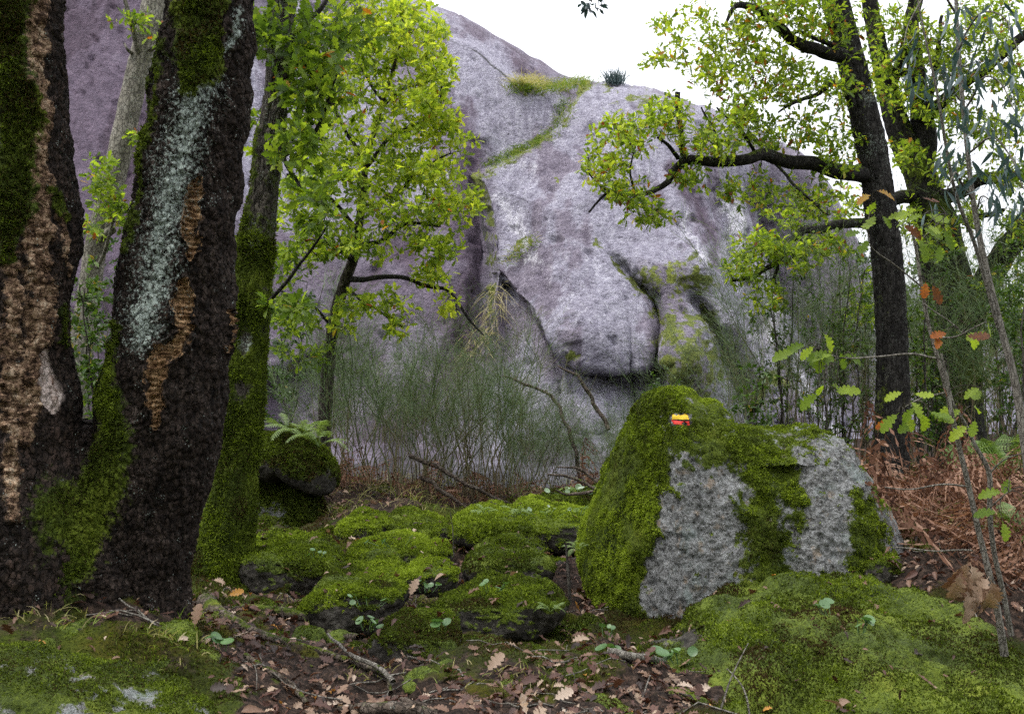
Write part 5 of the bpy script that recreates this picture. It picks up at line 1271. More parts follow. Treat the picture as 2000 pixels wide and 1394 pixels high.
# ------------------------------------------------------------------ leafy bushes
def bush(name, label, px, d, h, rpx, n, tint, seed, leaf=0.055, tmpl=None, mat='shrub_leaf', key='oval', per=12, cy=None, autumn=0.02, ind=60, group=None):
    base = foot(px, d)
    t = Tree(name, label, base, 'twig', category='bush', group=group)
    bpx, bpy_ = proj(base)
    topy = bpy_ - h / d * FPX
    g = np.random.default_rng(seed)
    for k in range(3):
        ex = px + g.normal() * rpx * 0.5
        t.limb('stem', [(px + g.normal() * 6, bpy_ + 8, d, 5 / d * 8), (px * 0.5 + ex * 0.5 + g.normal() * 8, bpy_ * 0.5 + topy * 0.5, d + g.normal() * 0.15, 3.5 / d * 8), (ex, topy + 0.15 * (bpy_ - topy), d + g.normal() * 0.25, 2 / d * 8)], 16, 6, masks=plain, seed=seed + k, wavy=0.05)
    t.foliage([(px, bpy_ - 0.55 * (bpy_ - topy), d, rpx, 0.48 * (bpy_ - topy), rpx / FPX * d, int(n * 1.4))], leaf, per, tint=tint, autumn=autumn, seed=seed, flat=0.9)
    t.finish(key, tmpl or T_OVAL, mat, ind)
bush('leafy_bush', 'tall leafy bush between the two cork oak trunks', 178, 8.0, 2.0, 42, 60, (0.25, 0.7), 51, 0.06, autumn=0.05)
bush('leafy_bush', 'dark leafy bush behind the pale tree at the far left', 205, 9.8, 2.4, 55, 60, (0.05, 0.45), 52)
bush('leafy_bush', 'dark bush in the gap between cork oak and mossy oak', 440, 8.0, 1.7, 26, 30, (0.0, 0.35), 53)
bush('leafy_bush', 'dark bush under the overhang beside the mossy oak', 560, 11.5, 2.6, 62, 70, (0.0, 0.3), 54)
bush('leafy_bush', 'small oak leaved bush behind the top of the marked boulder', 1470, 8.4, 1.25, 60, 26, (0.2, 0.6), 55, 0.06)
bush('leafy_bush', 'low green bush between the dark oak and the spreading oak', 1815, 9.2, 1.2, 50, 40, (0.15, 0.55), 56)
bush('leafy_bush', 'green bush at the right edge below the leaning limb', 1960, 9.6, 1.9, 70, 70, (0.1, 0.5), 57)
bush('leafy_bush', 'pale green bush in the distance under the spreading oak', 1925, 16, 3.0, 90, 90, (0.45, 0.85), 58, 0.08)
bush('leafy_bush', 'far bush at the right edge in front of the sky', 2010, 15, 4.2, 80, 110, (0.35, 0.8), 59, 0.08)
bush('leafy_bush', 'fine leaved bush behind the dark oak trunk', 1690, 10.4, 2.7, 70, 90, (0.1, 0.6), 61, 0.035, per=16)
bush('leafy_bush', 'fine leaved bush in front of the spreading oak', 1850, 9.4, 2.2, 60, 80, (0.05, 0.5), 62, 0.035, per=16)
bush('leafy_bush', 'fine leaved bush behind the right end of the marked boulder', 1600, 8.8, 1.7, 60, 50, (0.15, 0.6), 63, 0.035, per=14)
bush('leafy_bush', 'leafy green sapling bush left of the dark oak trunk', 1655, 9.0, 2.3, 55, 70, (0.35, 0.8), 64, 0.05, per=10, autumn=0.03)
bush('leafy_bush', 'leafy bush above the saddle of the marked boulder', 1530, 9.6, 2.5, 70, 70, (0.25, 0.7), 65, 0.045, per=10, autumn=0.03)
bush('leafy_bush', 'bright leafy bush right of the dark oak trunk', 1800, 8.6, 1.9, 45, 60, (0.4, 0.85), 66, 0.05, per=10, autumn=0.03)
bush('leafy_bush', 'low dark leafy bush at the cliff foot above the marked boulder peak', 1290, 10.8, 1.3, 60, 50, (0.1, 0.5), 67, 0.045, per=10)
bush('leafy_bush', 'tall fine leaved bush at the right edge behind the sapling', 1985, 8.4, 2.6, 60, 90, (0.2, 0.65), 68, 0.04, per=14)
bush('leafy_bush', 'far green bush seen left of the spreading oak', 1790, 15.5, 3.6, 80, 90, (0.3, 0.75), 60, 0.08)

# ------------------------------------------------------------------ ferns and bracken
def frond(name, seed, mat, pairs=16, droop=0.6, width=0.32, lobed=True, curl=0.0, tint=(0.2, 0.8)):
    """one fern frond of unit length: arching midrib with toothed side leaflets"""
    g = np.random.default_rng(seed); b = Bag()
    def rib(t): return np.stack([0.05 * np.sin(3 * t) + 0 * t, t * (1 - 0.22 * droop * t), 0.75 * t - droop * 0.95 * t ** 2 + 0 * t], -1)
    V, F = tube(rib(np.linspace(0, 1, 12)), np.linspace(0.006, 0.0015, 12), 4); b.add(V, F, tint=tint[0])
    for k in range(pairs):
        u = 0.22 + 0.78 * (k + 0.5) / pairs
        p = rib(np.array([u]))[0]; tg = unit(rib(np.array([u + .02]))[0] - p)
        w = width * np.sin(np.pi * min(1, (1.06 - u) * 1.05)) ** 0.8 * (1 - 0.25 * (u > 0.9)) * g.uniform(0.85, 1.1)
        for sgn in (-1, 1):
            d0 = unit(np.array([sgn, 0, 0]) + tg * 0.45 + np.array([0, 0, -0.15 - curl * g.random()]))
            m = 7; s = np.linspace(0, 1, m)
            sp = p + d0 * (s * w)[:, None] + np.array([0, 0, -0.25 - curl]) * (s ** 2 * w)[:, None] + g.normal(size=(m, 3)) * 0.006 * curl
            side = unit(np.cross(d0, np.cross(tg, d0)) + g.normal(size=3) * 0.3 * curl)
            lw = (0.020 if curl > 0.3 else 0.030) * (1 - s ** 1.4) + 0.003
            tn = g.uniform(*tint)
            for e in (-1, 1):        # toothed edge: little triangles either side of the leaflet rib
                a = sp[:-1]; c = sp[1:]; tip = (a * 0.35 + c * 0.65) + side * e * (lw[:-1])[:, None]
                VV = np.stack([a, c, tip], 1).reshape(-1, 3)
                b.add(VV, np.arange(len(VV)).reshape(-1, 3), tint=tn)
    return b.mesh(name, M[mat], False)
FD = [frond('frond', 400 + k, 'bracken_dead', 13, dr, wd, True, cu, (0.0, 0.95)) for k, (dr, cu, wd) in enumerate(((0.7, 0.8, 0.24), (1.0, 1.5, 0.30), (0.4, 1.2, 0.20), (0.2, 2.0, 0.26)))]
FG = [frond('frond', 410 + k, 'fern', 22, dr, 0.26, True, 0.05, (0.2, 0.8)) for k, dr in enumerate((0.55, 0.75, 0.4))]
FP = [frond('frond', 420 + k, 'fern', 13, dr, 0.17, False, 0.0, (0.55, 1.0)) for k, dr in enumerate((0.6, 0.9))]
def fern(name, label, loc, fronds, n, size, tilt, g, group=None, category='fern', roll=0.25):
    props = dict(label=label, category=category)
    if group: props['group'] = group
    r = empty(name, loc, **props)
    for k in range(n):
        o = obj('frond', fronds[k % len(fronds)], r)
        o.rotation_euler = (g.uniform(*tilt), g.normal() * roll, 2 * np.pi * (k + g.random() * 0.8) / n)
        o.scale = (size * g.uniform(0.7, 1.15),) * 3
    return r
g = np.random.default_rng(66)
for k, (px, d) in enumerate([(1735,6.6),(1765,6.2),(1800,6.6),(1775,5.7),(1830,6.0),(1865,6.6),(1890,5.8),(1845,5.5),(1930,6.4),(1960,5.7),(1990,6.2),(1800,7.3),(1900,7.2),(1960,7.1),(2020,5.6),(1745,5.9),(1720,7.3),(1880,5.3),(2010,6.8),(1990,4.9),(2030,4.6),(1930,5.1)]):
    fern('dead_bracken', 'collapsed brown dead bracken beside the marked boulder', foot(px, d), FD, 8, g.uniform(0.45, 0.72), (-0.6, 0.75), g, 'dead bracken right of the marked boulder', 'bracken', 0.9)
for k, (px, d) in enumerate([(1120,9.2),(1145,9.5),(930,9.6),(655,9.3),(1090,9.0),(840,9.4),(700,10.2),(780,10.4),(880,10.3),(990,10.4),(1060,10.1),(1200,9.9)]):
    fern('dead_bracken', 'rust brown bracken at the foot of the broom thicket', foot(px, d), FD, 6, g.uniform(0.4, 0.6), (-0.2, 0.7), g, 'dead bracken in the broom thicket', 'bracken', 0.7)
for lab, px, d, s in (('tall green bracken fern at the right edge', 1985, 7.2, 0.6), ('green bracken fern behind the sapling stems', 1905, 7.9, 0.5), ('smaller green fern at the right edge near the ground', 1995, 5.4, 0.3)):
    fern('green_fern', lab, foot(px, d), FG, 7, s, (0.1, 0.75), g)
for lab, px, py, d, s in (('pale green fern on the crown of the overhanging boulder', 588, 852, 8.05, 0.36), ('pale green fern on the right end of the overhanging boulder', 622, 872, 7.95, 0.34), ('small fern at the back edge of the overhanging boulder', 560, 846, 8.2, 0.28),
                          ('small bright fern on the left of the mossy slab', 945, 1003, 7.0, 0.13), ('small bright fern on the middle of the mossy slab', 1012, 1004, 7.0, 0.16), ('small pale fern hanging on the broad dark path stone', 1075, 1195, 4.75, 0.11), ('little fern beside the left foot of the marked boulder', 1130, 1075, 5.6, 0.14)):
    fern('small_fern', lab, P(px, py, d), FP, 8, s, (-0.1, 0.6), g)

# ------------------------------------------------------------------ oak sapling in the right foreground
sp = Tree('oak_sapling', 'thin oak sapling with large green leaves in the right foreground', P(1950, 1200, 4.1), 'grey_stem')
sapm = lambda px, py, N, V: {'moss': 0 * px, 'lichen': 0.25 + 0.4 * fbm(V * 9, 2, 7), 'cork': 0 * px, 'wood': 0 * px}
def stem(c, rows=40, segs=10, **k): return sp.limb('stem', c, rows, segs, masks=sapm, wob=0.08, **k)
stem([(1962,1280,4.1,15.8),(1948,1190,4.1,13.7),(1932,1120,4.1,12.2),(1912,1040,4.1,10.8),(1892,950,4.1,10.1),(1868,850,4.1,9.4),(1843,740,4.1,8.6),(1815,640,4.1,7.2),(1800,560,4.1,6.5),(1788,480,4.1,5.8),(1774,432,4.1,3.6)], 90)
stem([(1975,1240,4.15,11.5),(1960,1160,4.15,10.1),(1942,1080,4.15,9.4),(1933,1000,4.15,9.4),(1932,925,4.15,9.4),(1905,870,4.15,7.2),(1886,830,4.15,7.2),(1860,785,4.15,6.5),(1850,740,4.15,5.8),(1838,690,4.15,4.3)], 70)
for c in ([(1828,700,4.1,5.0),(1780,690,4.05,4.3),(1720,698,4.0,3.6),(1650,700,3.95,2.9),(1600,690,3.9,2.2)], [(1850,765,4.1,3.6),(1800,780,4.05,2.9),(1760,800,4.0,2.2)], [(1815,655,4.1,4.3),(1860,660,4.05,3.6),(1900,642,4.0,2.9),(1925,628,4.0,1.4)], [(1800,560,4.1,3.6),(1745,515,4.05,2.9),(1700,470,4.0,2.2),(1700,400,4.0,1.4)],
          [(1788,480,4.1,3.6),(1830,440,4.05,2.2),(1850,420,4.0,1.4)], [(1803,590,4.1,2.9),(1850,620,4.0,2.2),(1880,650,3.95,1.4)], [(1893,950,4.1,4.3),(1840,945,4.2,3.6),(1780,955,4.3,2.9),(1728,951,4.4,2.2)], [(1932,925,4.15,4.3),(1960,900,4.1,2.9),(2010,880,4.0,2.2)], [(1900,1075,4.1,3.6),(1820,1075,4.3,2.9),(1745,1068,4.5,2.2)],
          [(1908,1015,4.1,4.3),(1925,1000,4.1,3.6),(1970,960,4.0,2.2)]):
    sp.limb('branch', c, 28, 7, masks=sapm, wob=0.05, wavy=0.012, seed=int(c[-1][0]) % 71)
SL = []   # (x, y, d, angle in picture, size, tint)
g = np.random.default_rng(71)
for cx, cy, d, n, r, t0, t1 in ((1600,665,3.9,7,34,0.4,0.7), (1575,690,3.9,4,24,0.35,0.65), (1610,755,3.92,7,34,0.45,0.75), (1640,690,3.95,3,20,0.4,0.7), (1775,770,4.0,5,30,0.5,0.75), (1800,815,4.0,7,34,0.45,0.72), (1760,800,4.0,4,24,0.5,0.75), (1805,420,4.05,8,36,0.5,0.78), (1835,460,4.05,6,30,0.35,0.7),
                               (1790,450,4.0,4,24,0.45,0.7), (1715,405,4.0,4,24,0.35,0.7), (1700,455,4.0,3,20,0.3,0.6), (1925,640,4.0,3,22,0.45,0.7), (1880,800,4.1,4,30,0.5,0.75), (1905,820,4.1,3,24,0.5,0.75), (1985,960,4.0,6,40,0.3,0.6), (1960,1000,4.05,4,30,0.3,0.6), (1930,750,4.1,2,20,0.5,0.7)):
    for k in range(n):
        a = g.uniform(0, 2 * np.pi); q = r * g.random() ** 0.5
        SL.append((cx + q * np.cos(a), cy + q * np.sin(a) * 0.8, d + g.normal() * 0.08, a, g.uniform(0.06, 0.105), g.uniform(t0, t1) - 0.08))
SL += [(1712,372,3.95,0.3,0.10,0.88), (1700,380,3.95,2.6,0.08,0.90), (1820,555,4.0,-1.2,0.10,0.975), (1808,550,4.0,-1.7,0.07,0.97), (1762,440,4.0,-0.8,0.09,0.98), (1885,655,3.95,0.2,0.09,0.975), (1850,650,3.95,3.0,0.08,0.965), (1833,660,3.95,-2,0.06,0.97), (1800,385,4.0,0.4,0.08,0.985), (1840,755,4.0,1.1,0.05,0.985), (1745,825,4,2.9,0.07,0.96)]
SL = [q for i, q in enumerate(SL) if i % 4 != 1 or q[5] > 0.82]
SL = np.array(SL)
pos = P(SL[:, 0], SL[:, 1], SL[:, 2]); fw = unit(np.stack([np.cos(SL[:, 3]), g.normal(size=len(SL)) * 0.5, -np.abs(np.sin(SL[:, 3])) * 0.5 - 0.1], -1))
up = unit(np.stack([g.normal(size=len(SL)) * 0.35, -1.25 + g.normal(size=len(SL)) * 0.35, np.ones(len(SL))], -1))
for v in range(3):
    s_ = np.arange(len(SL)) % 3 == v
    leaf_objects(sp.root, 'oakhi%d' % v, T_OAKHI[v], M['oak_leaf'], pos[s_], fw[s_], up[s_], SL[s_, 4], SL[s_, 5])
# short twigs carrying the leaves
bag = Bag(); nd = np.vstack([q[:, :3] for q in sp.nodes])
for p in pos:
    j = np.argmin(((nd - p) ** 2).sum(1)); a = nd[j]; t = np.linspace(0, 1, 5)[:, None]
    V, F = tube(a * (1 - t) + p * t + 4 * t * (1 - t) * np.array([0, 0, 0.02]), np.linspace(0.0025, 0.001, 5), 4); bag.add(V, F, moss=0, lichen=0)
part('twigs', bag.mesh('twigs', M['twig']), sp.root, kind='stuff')
# withered leaves hanging in a bunch at its foot
n = 16
pos = P(1905 + g.normal(size=n) * 22, 1120 + g.normal(size=n) * 26, 4.0 + g.normal(size=n) * 0.05)
leaf_objects(sp.root, 'deadhi', T_OAKHI[3], M['dead_leaf'], pos, unit(np.stack([g.normal(size=n) * 0.5, g.normal(size=n) * 0.4, -np.ones(n)], -1)), unit(np.stack([g.normal(size=n) * 0.5, -np.ones(n), 0.3 * np.ones(n)], -1)), g.uniform(0.09, 0.14, n), g.uniform(0.45, 0.85, n), 'withered_leaf')

# ------------------------------------------------------------------ young eucalyptus with hanging blue-green leaves
eu = Tree('eucalyptus', 'young eucalyptus with drooping blue green leaves at the upper right', P(2030, 1090, 6.0), 'grey_stem')
eu.limb('stem', [(2040,1140,6,20),(2015,960,6,18),(1985,760,6,15),(1955,640,6,13),(1925,520,6,12),(1902,400,6,10),(1885,250,6,9),(1872,100,6,8),(1865,-60,6,6),(1860,-250,6,4)], 90, 10, masks=sapm)
eu.limb('stem', [(1950,640,6,9),(1905,480,5.9,8),(1870,390,5.8,7),(1850,300,5.7,6),(1830,180,5.6,5),(1800,40,5.6,4),(1780,-80,5.6,3)], 50, 8, masks=sapm)
BRE = [[(1880,220,6,5),(1920,150,5.8,4),(1960,160,5.7,3),(1985,220,5.6,2)], [(1872,100,6,5),(1910,30,5.8,4),(1960,40,5.7,3),(1990,100,5.6,2)], [(1868,30,6,5),(1820,-20,5.8,4),(1780,20,5.7,3),(1765,90,5.6,2)], [(1890,300,6,5),(1940,270,5.8,4),(1980,310,5.7,3),(2000,370,5.6,2)], [(1900,390,6,5),(1870,340,5.8,4),(1850,370,5.7,2)], [(1880,200,6,4),(1850,160,5.8,3),(1840,200,5.7,2)], [(1905,410,6,4),(1930,380,5.8,3),(1960,420,5.7,2)]]
for c in BRE: eu.limb('branch', c, 24, 6, masks=sapm, wavy=0.03, seed=int(c[-1][0]) % 61)
g = np.random.default_rng(81)
for cx, cy, rx, ry, n in ((1775,85,20,40,14), (1790,170,20,40,10), (1845,155,18,35,10), (1875,60,30,50,18), (1930,40,36,44,18), (1975,120,26,60,18), (1955,220,26,50,16), (1890,220,26,60,18), (1860,300,30,40,18), (1970,330,28,40,22), (1900,350,36,30,20), (1990,250,20,60,12), (1930,400,30,25,10), (1880,130,30,40,12), (1840,400,24,30,8), (1910,110,30,40,10), (1985,400,16,30,8)):
    p = P(cx + g.normal(size=n) * rx * 0.7, cy + g.normal(size=n) * ry * 0.7, 5.75 + g.normal(size=n) * 0.22)
    fwd = unit(np.stack([g.normal(size=n) * 0.42, g.normal(size=n) * 0.3, -np.ones(n)], -1)); upv = unit(np.stack([g.normal(size=n), -0.6 + g.normal(size=n) * 0.6, 0.1 * np.ones(n)], -1))
    eu.leaf.append((p, fwd, upv, g.uniform(0.085, 0.145, n), g.uniform(0.0, 1.0, n)))
bag = Bag(); nd = np.vstack([q[:, :3] for q in eu.nodes])
for l in eu.leaf:
    for p in l[0][::2]:
        a = nd[np.argmin(((nd - p) ** 2).sum(1) + 0.3 * np.maximum(p[2] - nd[:, 2], 0))]; t = np.linspace(0, 1, 5)[:, None]
        V, F = tube(a * (1 - t) + p * t + 4 * t * (1 - t) * np.array([0, 0, 0.05]), np.linspace(0.002, 0.001, 5), 3); bag.add(V, F, moss=0, lichen=0)
part('twigs', bag.mesh('twigs', M['twig']), eu.root, kind='stuff')
eu.finish('euc', T_LANCE, 'euc_leaf', 300, 'crown')
# a spray of another tree hanging into the top of the picture
hs = Tree('hanging_spray', 'small dark spray of leaves hanging in at the top of the sky', P(1180, -700, 5.0), 'twig', category='branch')
hs.limb('branch', [(1210,-700,5.0,14),(1190,-420,5.0,10),(1180,-200,5.0,7),(1165,-60,5.0,4),(1155,5,5.0,2)], 40, 6, masks=sapm)
hs.foliage([(1152,12,5.0,26,22,0.06,9), (1168,-10,5.0,16,16,0.06,6), (1190,-250,5,60,120,0.2,40)], 0.045, 4, tint=(0.0, 0.4), autumn=0, seed=3, hang=0.6)
hs.finish('euc_s', T_OVAL, 'euc_leaf', 40)
# spiky grey shrub on the skyline of the cliff
cr = P(1200, 158, float(cliff_depth(np.array([1200.]), np.array([166.]))[0]))
n = 260
dirs = unit(np.stack([g.normal(size=n) * 0.5, g.normal(size=n) * 0.3, np.ones(n)], -1)); L = g.uniform(0.12, 0.36, n)
tq = np.linspace(0, 1, 4)[None, :, None]
V, F = ribbons(cr + np.array([0, 0, -0.05]) + g.normal(size=(n, 1, 3)) * np.array([0.09, 0.05, 0.02]) + dirs[:, None] * tq * L[:, None, None], np.linspace(0.009, 0.002, 4)[None] * np.ones((n, 1)))
obj('cliff_shrub', mk_mesh('cliff_shrub', V, F, {'tint': np.full(len(V), 0.5)}, False, [M['euc_leaf']]), label='small spiky grey shrub on the skyline of the cliff', category='shrub')
# ------------------------------------------------------------------ leaf litter
g = np.random.default_rng(91)
LIT = SOIL + [(1300,1330,220,70),(1120,1150,60,130),(1750,1110,200,50),(950,1075,150,36),(600,1000,80,30),(900,1190,100,30),(700,1350,260,60),(1100,1350,260,60),(480,1230,120,40),(1000,1165,150,20),(950,945,400,40),(250,1195,160,26)]
def litter_mask(px, py):
    m = np.full(np.shape(px), -9.0)
    for cx, cy, rx, ry in LIT: m = np.maximum(m, blob(px, py, cx, cy, rx, ry))
    return np.clip(0.10 + 1.1 * np.clip(m + 0.25, 0, 1), 0, 1)
def scatter(n):
    X, Y = [], []
    while sum(map(len, X)) < n:
        y = 2.6 + 9.4 * g.random(60000) ** 1.3; x = (g.random(60000) * 1.16 - 0.58) * y
        p = np.stack([x, y, zg(x, y, False)], -1); px, py = proj(p)
        k = g.random(60000) < litter_mask(px + 90 * fbm(p * 3, 3, 201), py + 50 * fbm(p * 3 + 9, 3, 202)) * (0.35 + 0.65 * (fbm(p * 5, 2, 203) > -0.1))
        X.append(x[k]); Y.append(y[k])
    x = np.concatenate(X)[:n]; y = np.concatenate(Y)[:n]
    return np.stack([x, y, zg(x, y)], -1)
NL = 7500
lp = scatter(NL)
# some lie on the stones
tops = []
for root, V, F, mo in ROCKS:
    if root.name.startswith(('mossy_stone', 'mossy_slab', 'mossy_boulder', 'pedestal')):
        N = vnormals(V, F); s_ = np.where((N[:, 2] > 0.6))[0]
        if len(s_): tops.append(V[g.choice(s_, 150 if 'boulder' in root.name else 16)])
lp = np.vstack([lp] + tops)
n = len(lp)
lp[:, 2] += g.uniform(0.006, 0.028, n)
fw = unit(np.stack([g.normal(size=n), g.normal(size=n), g.normal(size=n) * 0.30], -1)); up = unit(np.stack([g.normal(size=n) * 0.42, g.normal(size=n) * 0.42 - 0.15, np.ones(n)], -1))
sz = 0.022 + 0.054 * g.random(n) ** 2.2; tn = np.clip(g.normal(0.34, 0.26, n), 0.0, 0.93)
tn = np.where(g.random(n) < 0.012, 1.0, tn)
px, py = proj(lp)
vis = (px > 5) & (px < 1995) & (py > 5) & (py < 1385)
score = np.where(vis, sz / np.linalg.norm(lp - CAM, axis=1), 0)
ix = np.argsort(-score)[:200]
fallen = [[mk_mesh('fallen_leaf', T_OAKHI[v][0], T_OAKHI[v][1], {'tint': np.full(len(T_OAKHI[v][0]), t)}, True, [M['dead_leaf']]) for t in np.linspace(0, 1, 11)] for v in range(4)]
def lay(v, tint, pos, f, u, s, **props):
    o = obj('fallen_leaf', fallen[v][int(round(tint * 10))], **props)
    Mx = rot_basis(np.array([f]), np.array([u]))[0]; m = Matrix.Identity(4)
    for a in range(3):
        for c in range(3): m[a][c] = Mx[a, c] * s
        m[a][3] = pos[a]
    o.matrix_world = m
    return o
for q_, i in enumerate(ix):
    lay(q_ % 4, tn[i], lp[i], fw[i], up[i], sz[i], label='dry brown oak leaf lying loose on the litter of the forest floor', category='leaf', group='loose oak leaves on the forest floor')
rest = np.setdiff1d(np.arange(n), ix)
b = Bag()
for v in range(4):
    r_ = rest[v::4]; leaf_bag(b, (T_OAKHI[3], leaf_template(OAK_LO, 0.9, 0.7, 0.3), leaf_template(OAK_LO, 0.3, -0.3, 0.2), leaf_template(OVAL, 0.7, 0.6, 0.1))[v], lp[r_], fw[r_], up[r_], sz[r_], tn[r_])
obj('leaf_litter', b.mesh('leaf_litter', M['dead_leaf']), kind='stuff', label='scattered dry brown oak leaves and bits on the ground', category='leaf litter')
# leaves that stand out
for lab, x, y, d, ang, s, t in (('large tan oak leaf leaning at the foot of the cork oak', 120, 1160, 3.55, 2.5, 0.125, 0.8), ('pinkish oak leaf left of the large tan leaf by the cork oak', 65, 1168, 3.55, 0.4, 0.085, 0.75), ('small tan oak leaf above the large one by the cork oak', 97, 1135, 3.56, 0.9, 0.07, 0.7),
                          ('rounded yellow leaf on the moss at the left edge', 48, 1268, 3.3, 0.2, 0.075, 1.0), ('reddish oak leaf lying on the path root', 676, 1262, 4.0, -1.2, 0.09, 0.4), ('tan oak leaf propped on the front of the long path stone', 800, 1165, 4.9, 1.2, 0.11, 0.7), ('pale oak leaf at the bottom middle of the path', 1080, 1366, 3.35, 0.3, 0.09, 0.9),
                          ('big crumpled tan leaf in the lower middle of the path', 950, 1312, 3.75, 0.8, 0.11, 0.72), ('yellow oak leaf in front of the cork oak root', 445, 1163, 4.3, 0.2, 0.08, 1.0), ('brown leaf standing upright beside the cork oak root', 380, 1225, 3.6, 1.5, 0.10, 0.6)):
    p = P(x, y, d); f = np.array([math.cos(ang), 0.25, math.sin(ang) * 0.8 + 0.2]); u = np.array([-0.3, -0.9, 0.5])
    lay(0, t, p, f, u, s * 0.85, label=lab, category='leaf')

# ------------------------------------------------------------------ roots, fallen branches, twigs
def on_ground(name, label, pts, w, lift=0.0, mat='root', cat='root', seg=9, rows=50, moss=0.25, group=None, wavy=0.02, follow=True):
    c = np.array(pts, float)
    g3 = hit(c[:, 0], c[:, 1]) if follow else P(c[:, 0], c[:, 1], c[:, 2])
    if follow: g3[:, 2] += lift + (c[:, 2] if c.shape[1] > 2 else 0)
    rr = np.interp(np.linspace(0, 1, len(c)), np.linspace(0, 1, len(w)), w)
    q = catmull(np.hstack([g3, rr[:, None]]), rows)
    C = q[:, :3] + wavy * 0.5 * np.stack([fbm(q[:, :3] * 9, 2, 5), fbm(q[:, :3] * 9 + 7, 2, 6), 0.5 * fbm(q[:, :3] * 9 + 3, 2, 7)], -1)
    V, F = tube(C, q[:, 3], seg)
    N = unit(V - np.repeat(C, seg, 0))
    V = V + N * (0.25 * np.repeat(q[:, 3], seg) * fbm(V * 25, 3, 11))[:, None]
    props = dict(label=label, category=cat)
    if group: props['group'] = group
    return obj(name, mk_mesh(name, V, F, {'moss': np.clip(moss + 0.3 * N[:, 2] + 0.3 * fbm(V * 9, 2, 3), 0, 1), 'lichen': np.full(len(V), 0.3)}, True, [M[mat]]), **props)
on_ground('tree_root', 'long pale root running from the cork oak down into the path', [(400,1185),(430,1205),(480,1238),(560,1262),(640,1284),(720,1312),(752,1335),(764,1366)], [0.045, 0.03, 0.018, 0.014, 0.012, 0.008], 0.012)
on_ground('tree_root', 'dark root lying across the moss above the long pale root', [(470,1190),(530,1200),(590,1212),(625,1222)], [0.012, 0.028, 0.024, 0.01], 0.015, moss=0.35)
on_ground('tree_root', 'root branching off the long pale root towards the bottom', [(560,1262),(590,1290),(612,1306)], [0.012, 0.008, 0.004], 0.006)
on_ground('tree_root', 'thin root at the bottom left of the path', [(480,1290),(530,1322),(570,1350),(600,1385)], [0.012, 0.014, 0.012, 0.008], 0.006)
on_ground('tree_root', 'thick root at the bottom edge of the picture', [(660,1388),(720,1388),(790,1392),(850,1400)], [0.01, 0.02, 0.022, 0.014], 0.008, moss=0.05)
on_ground('tree_root', 'short knotted root in front of the steep dark stone', [(640,1238),(668,1248),(700,1258)], [0.01, 0.022, 0.016], 0.012)
on_ground('fallen_branch', 'lichened grey stick lying in litter below the marked boulder', [(1190,1285),(1230,1292),(1270,1298),(1295,1303)], [0.012, 0.016, 0.016, 0.012], 0.02, 'grey_stem', 'branch', moss=0.0)
on_ground('fallen_branch', 'thin bent branch tip crossing the path', [(640,1262),(680,1300),(730,1330),(760,1350),(768,1362)], [0.006, 0.008, 0.009, 0.010, 0.012], 0.05, 'grey_stem', 'branch', moss=0.0)
on_ground('fallen_branch', 'curved stick in the lower right of the path', [(770,1372),(800,1385),(830,1396)], [0.008, 0.01, 0.008], 0.015, 'root', 'branch', moss=0.0)
on_ground('dry_stalk', 'pale dry stalk leaning on the mossy boulder', [(1405,1390,3.3),(1430,1320,3.35),(1462,1255,3.4)], [0.0045, 0.003, 0.002], 0, 'grey_stem', 'stalk', 5, 20, 0, None, 0.005, False)
on_ground('dry_stalk', 'forked dry twig standing in litter left of the mossy boulder', [(1465,1400,3.4),(1455,1350,3.45),(1435,1320,3.5),(1420,1305,3.55)], [0.004, 0.0035, 0.0025, 0.002], 0, 'grey_stem', 'stalk', 5, 20, 0, None, 0.005, False)
on_ground('dry_stalk', 'broken brown stub standing by the slab', [(1113,1180,5.2),(1110,1120,5.2),(1105,1060,5.2)], [0.012, 0.01, 0.006], 0, 'twig', 'stalk', 6, 20, 0, None, 0.005, False)
on_ground('dry_stalk', 'thin bare stem in front of the long slab', [(887,1085,5.6),(884,1040,5.6),(880,1000,5.6)], [0.004, 0.003, 0.002], 0, 'twig', 'stalk', 5, 20, 0, None, 0.01, False)
for lab, c in (('arched broken branch on the dark rock behind the boulder', [(1070,925,8.0),(1110,930,8.0),(1150,948,8.0),(1180,965,8.0)]), ('second broken branch lying on the dark rock at the back', [(1085,955,7.9),(1110,965,7.9),(1160,960,7.9),(1195,962,7.9)]), ('forked broken branch above the dark rock at the back', [(1090,912,8.2),(1130,915,8.2),(1160,935,8.2),(1190,958,8.2)])):
    on_ground('broken_branch', lab, c, [0.006, 0.012, 0.013, 0.010], 0, 'root', 'branch', 7, 40, 0.05, None, 0.03, False)
for lab, c in (('long dark fallen branch slanting in the broom thicket', [(800,890,9.3),(860,915,9.2),(920,950,9.1),(960,968,9.1),(1000,985,9.0)]), ('dark fallen branch low in the left of the thicket', [(820,930,9.2),(860,955,9.1),(900,985,9.0),(935,1000,8.9)]), ('leaning dead stem in the right of the thicket', [(1140,985,9.6),(1128,900,9.6),(1105,830,9.7),(1075,775,9.8),(1000,740,9.9),(980,735,9.9)]),
               ('forked pale dead branch in front of the cliff', [(1190,840,9.7),(1150,770,9.8),(1128,735,9.8),(1085,715,9.9)])):
    on_ground('dead_branch', lab, c, [0.022, 0.02, 0.015, 0.008], 0, 'root', 'branch', 7, 50, 0.0, None, 0.06, False)
b = Bag(); g = np.random.default_rng(95)
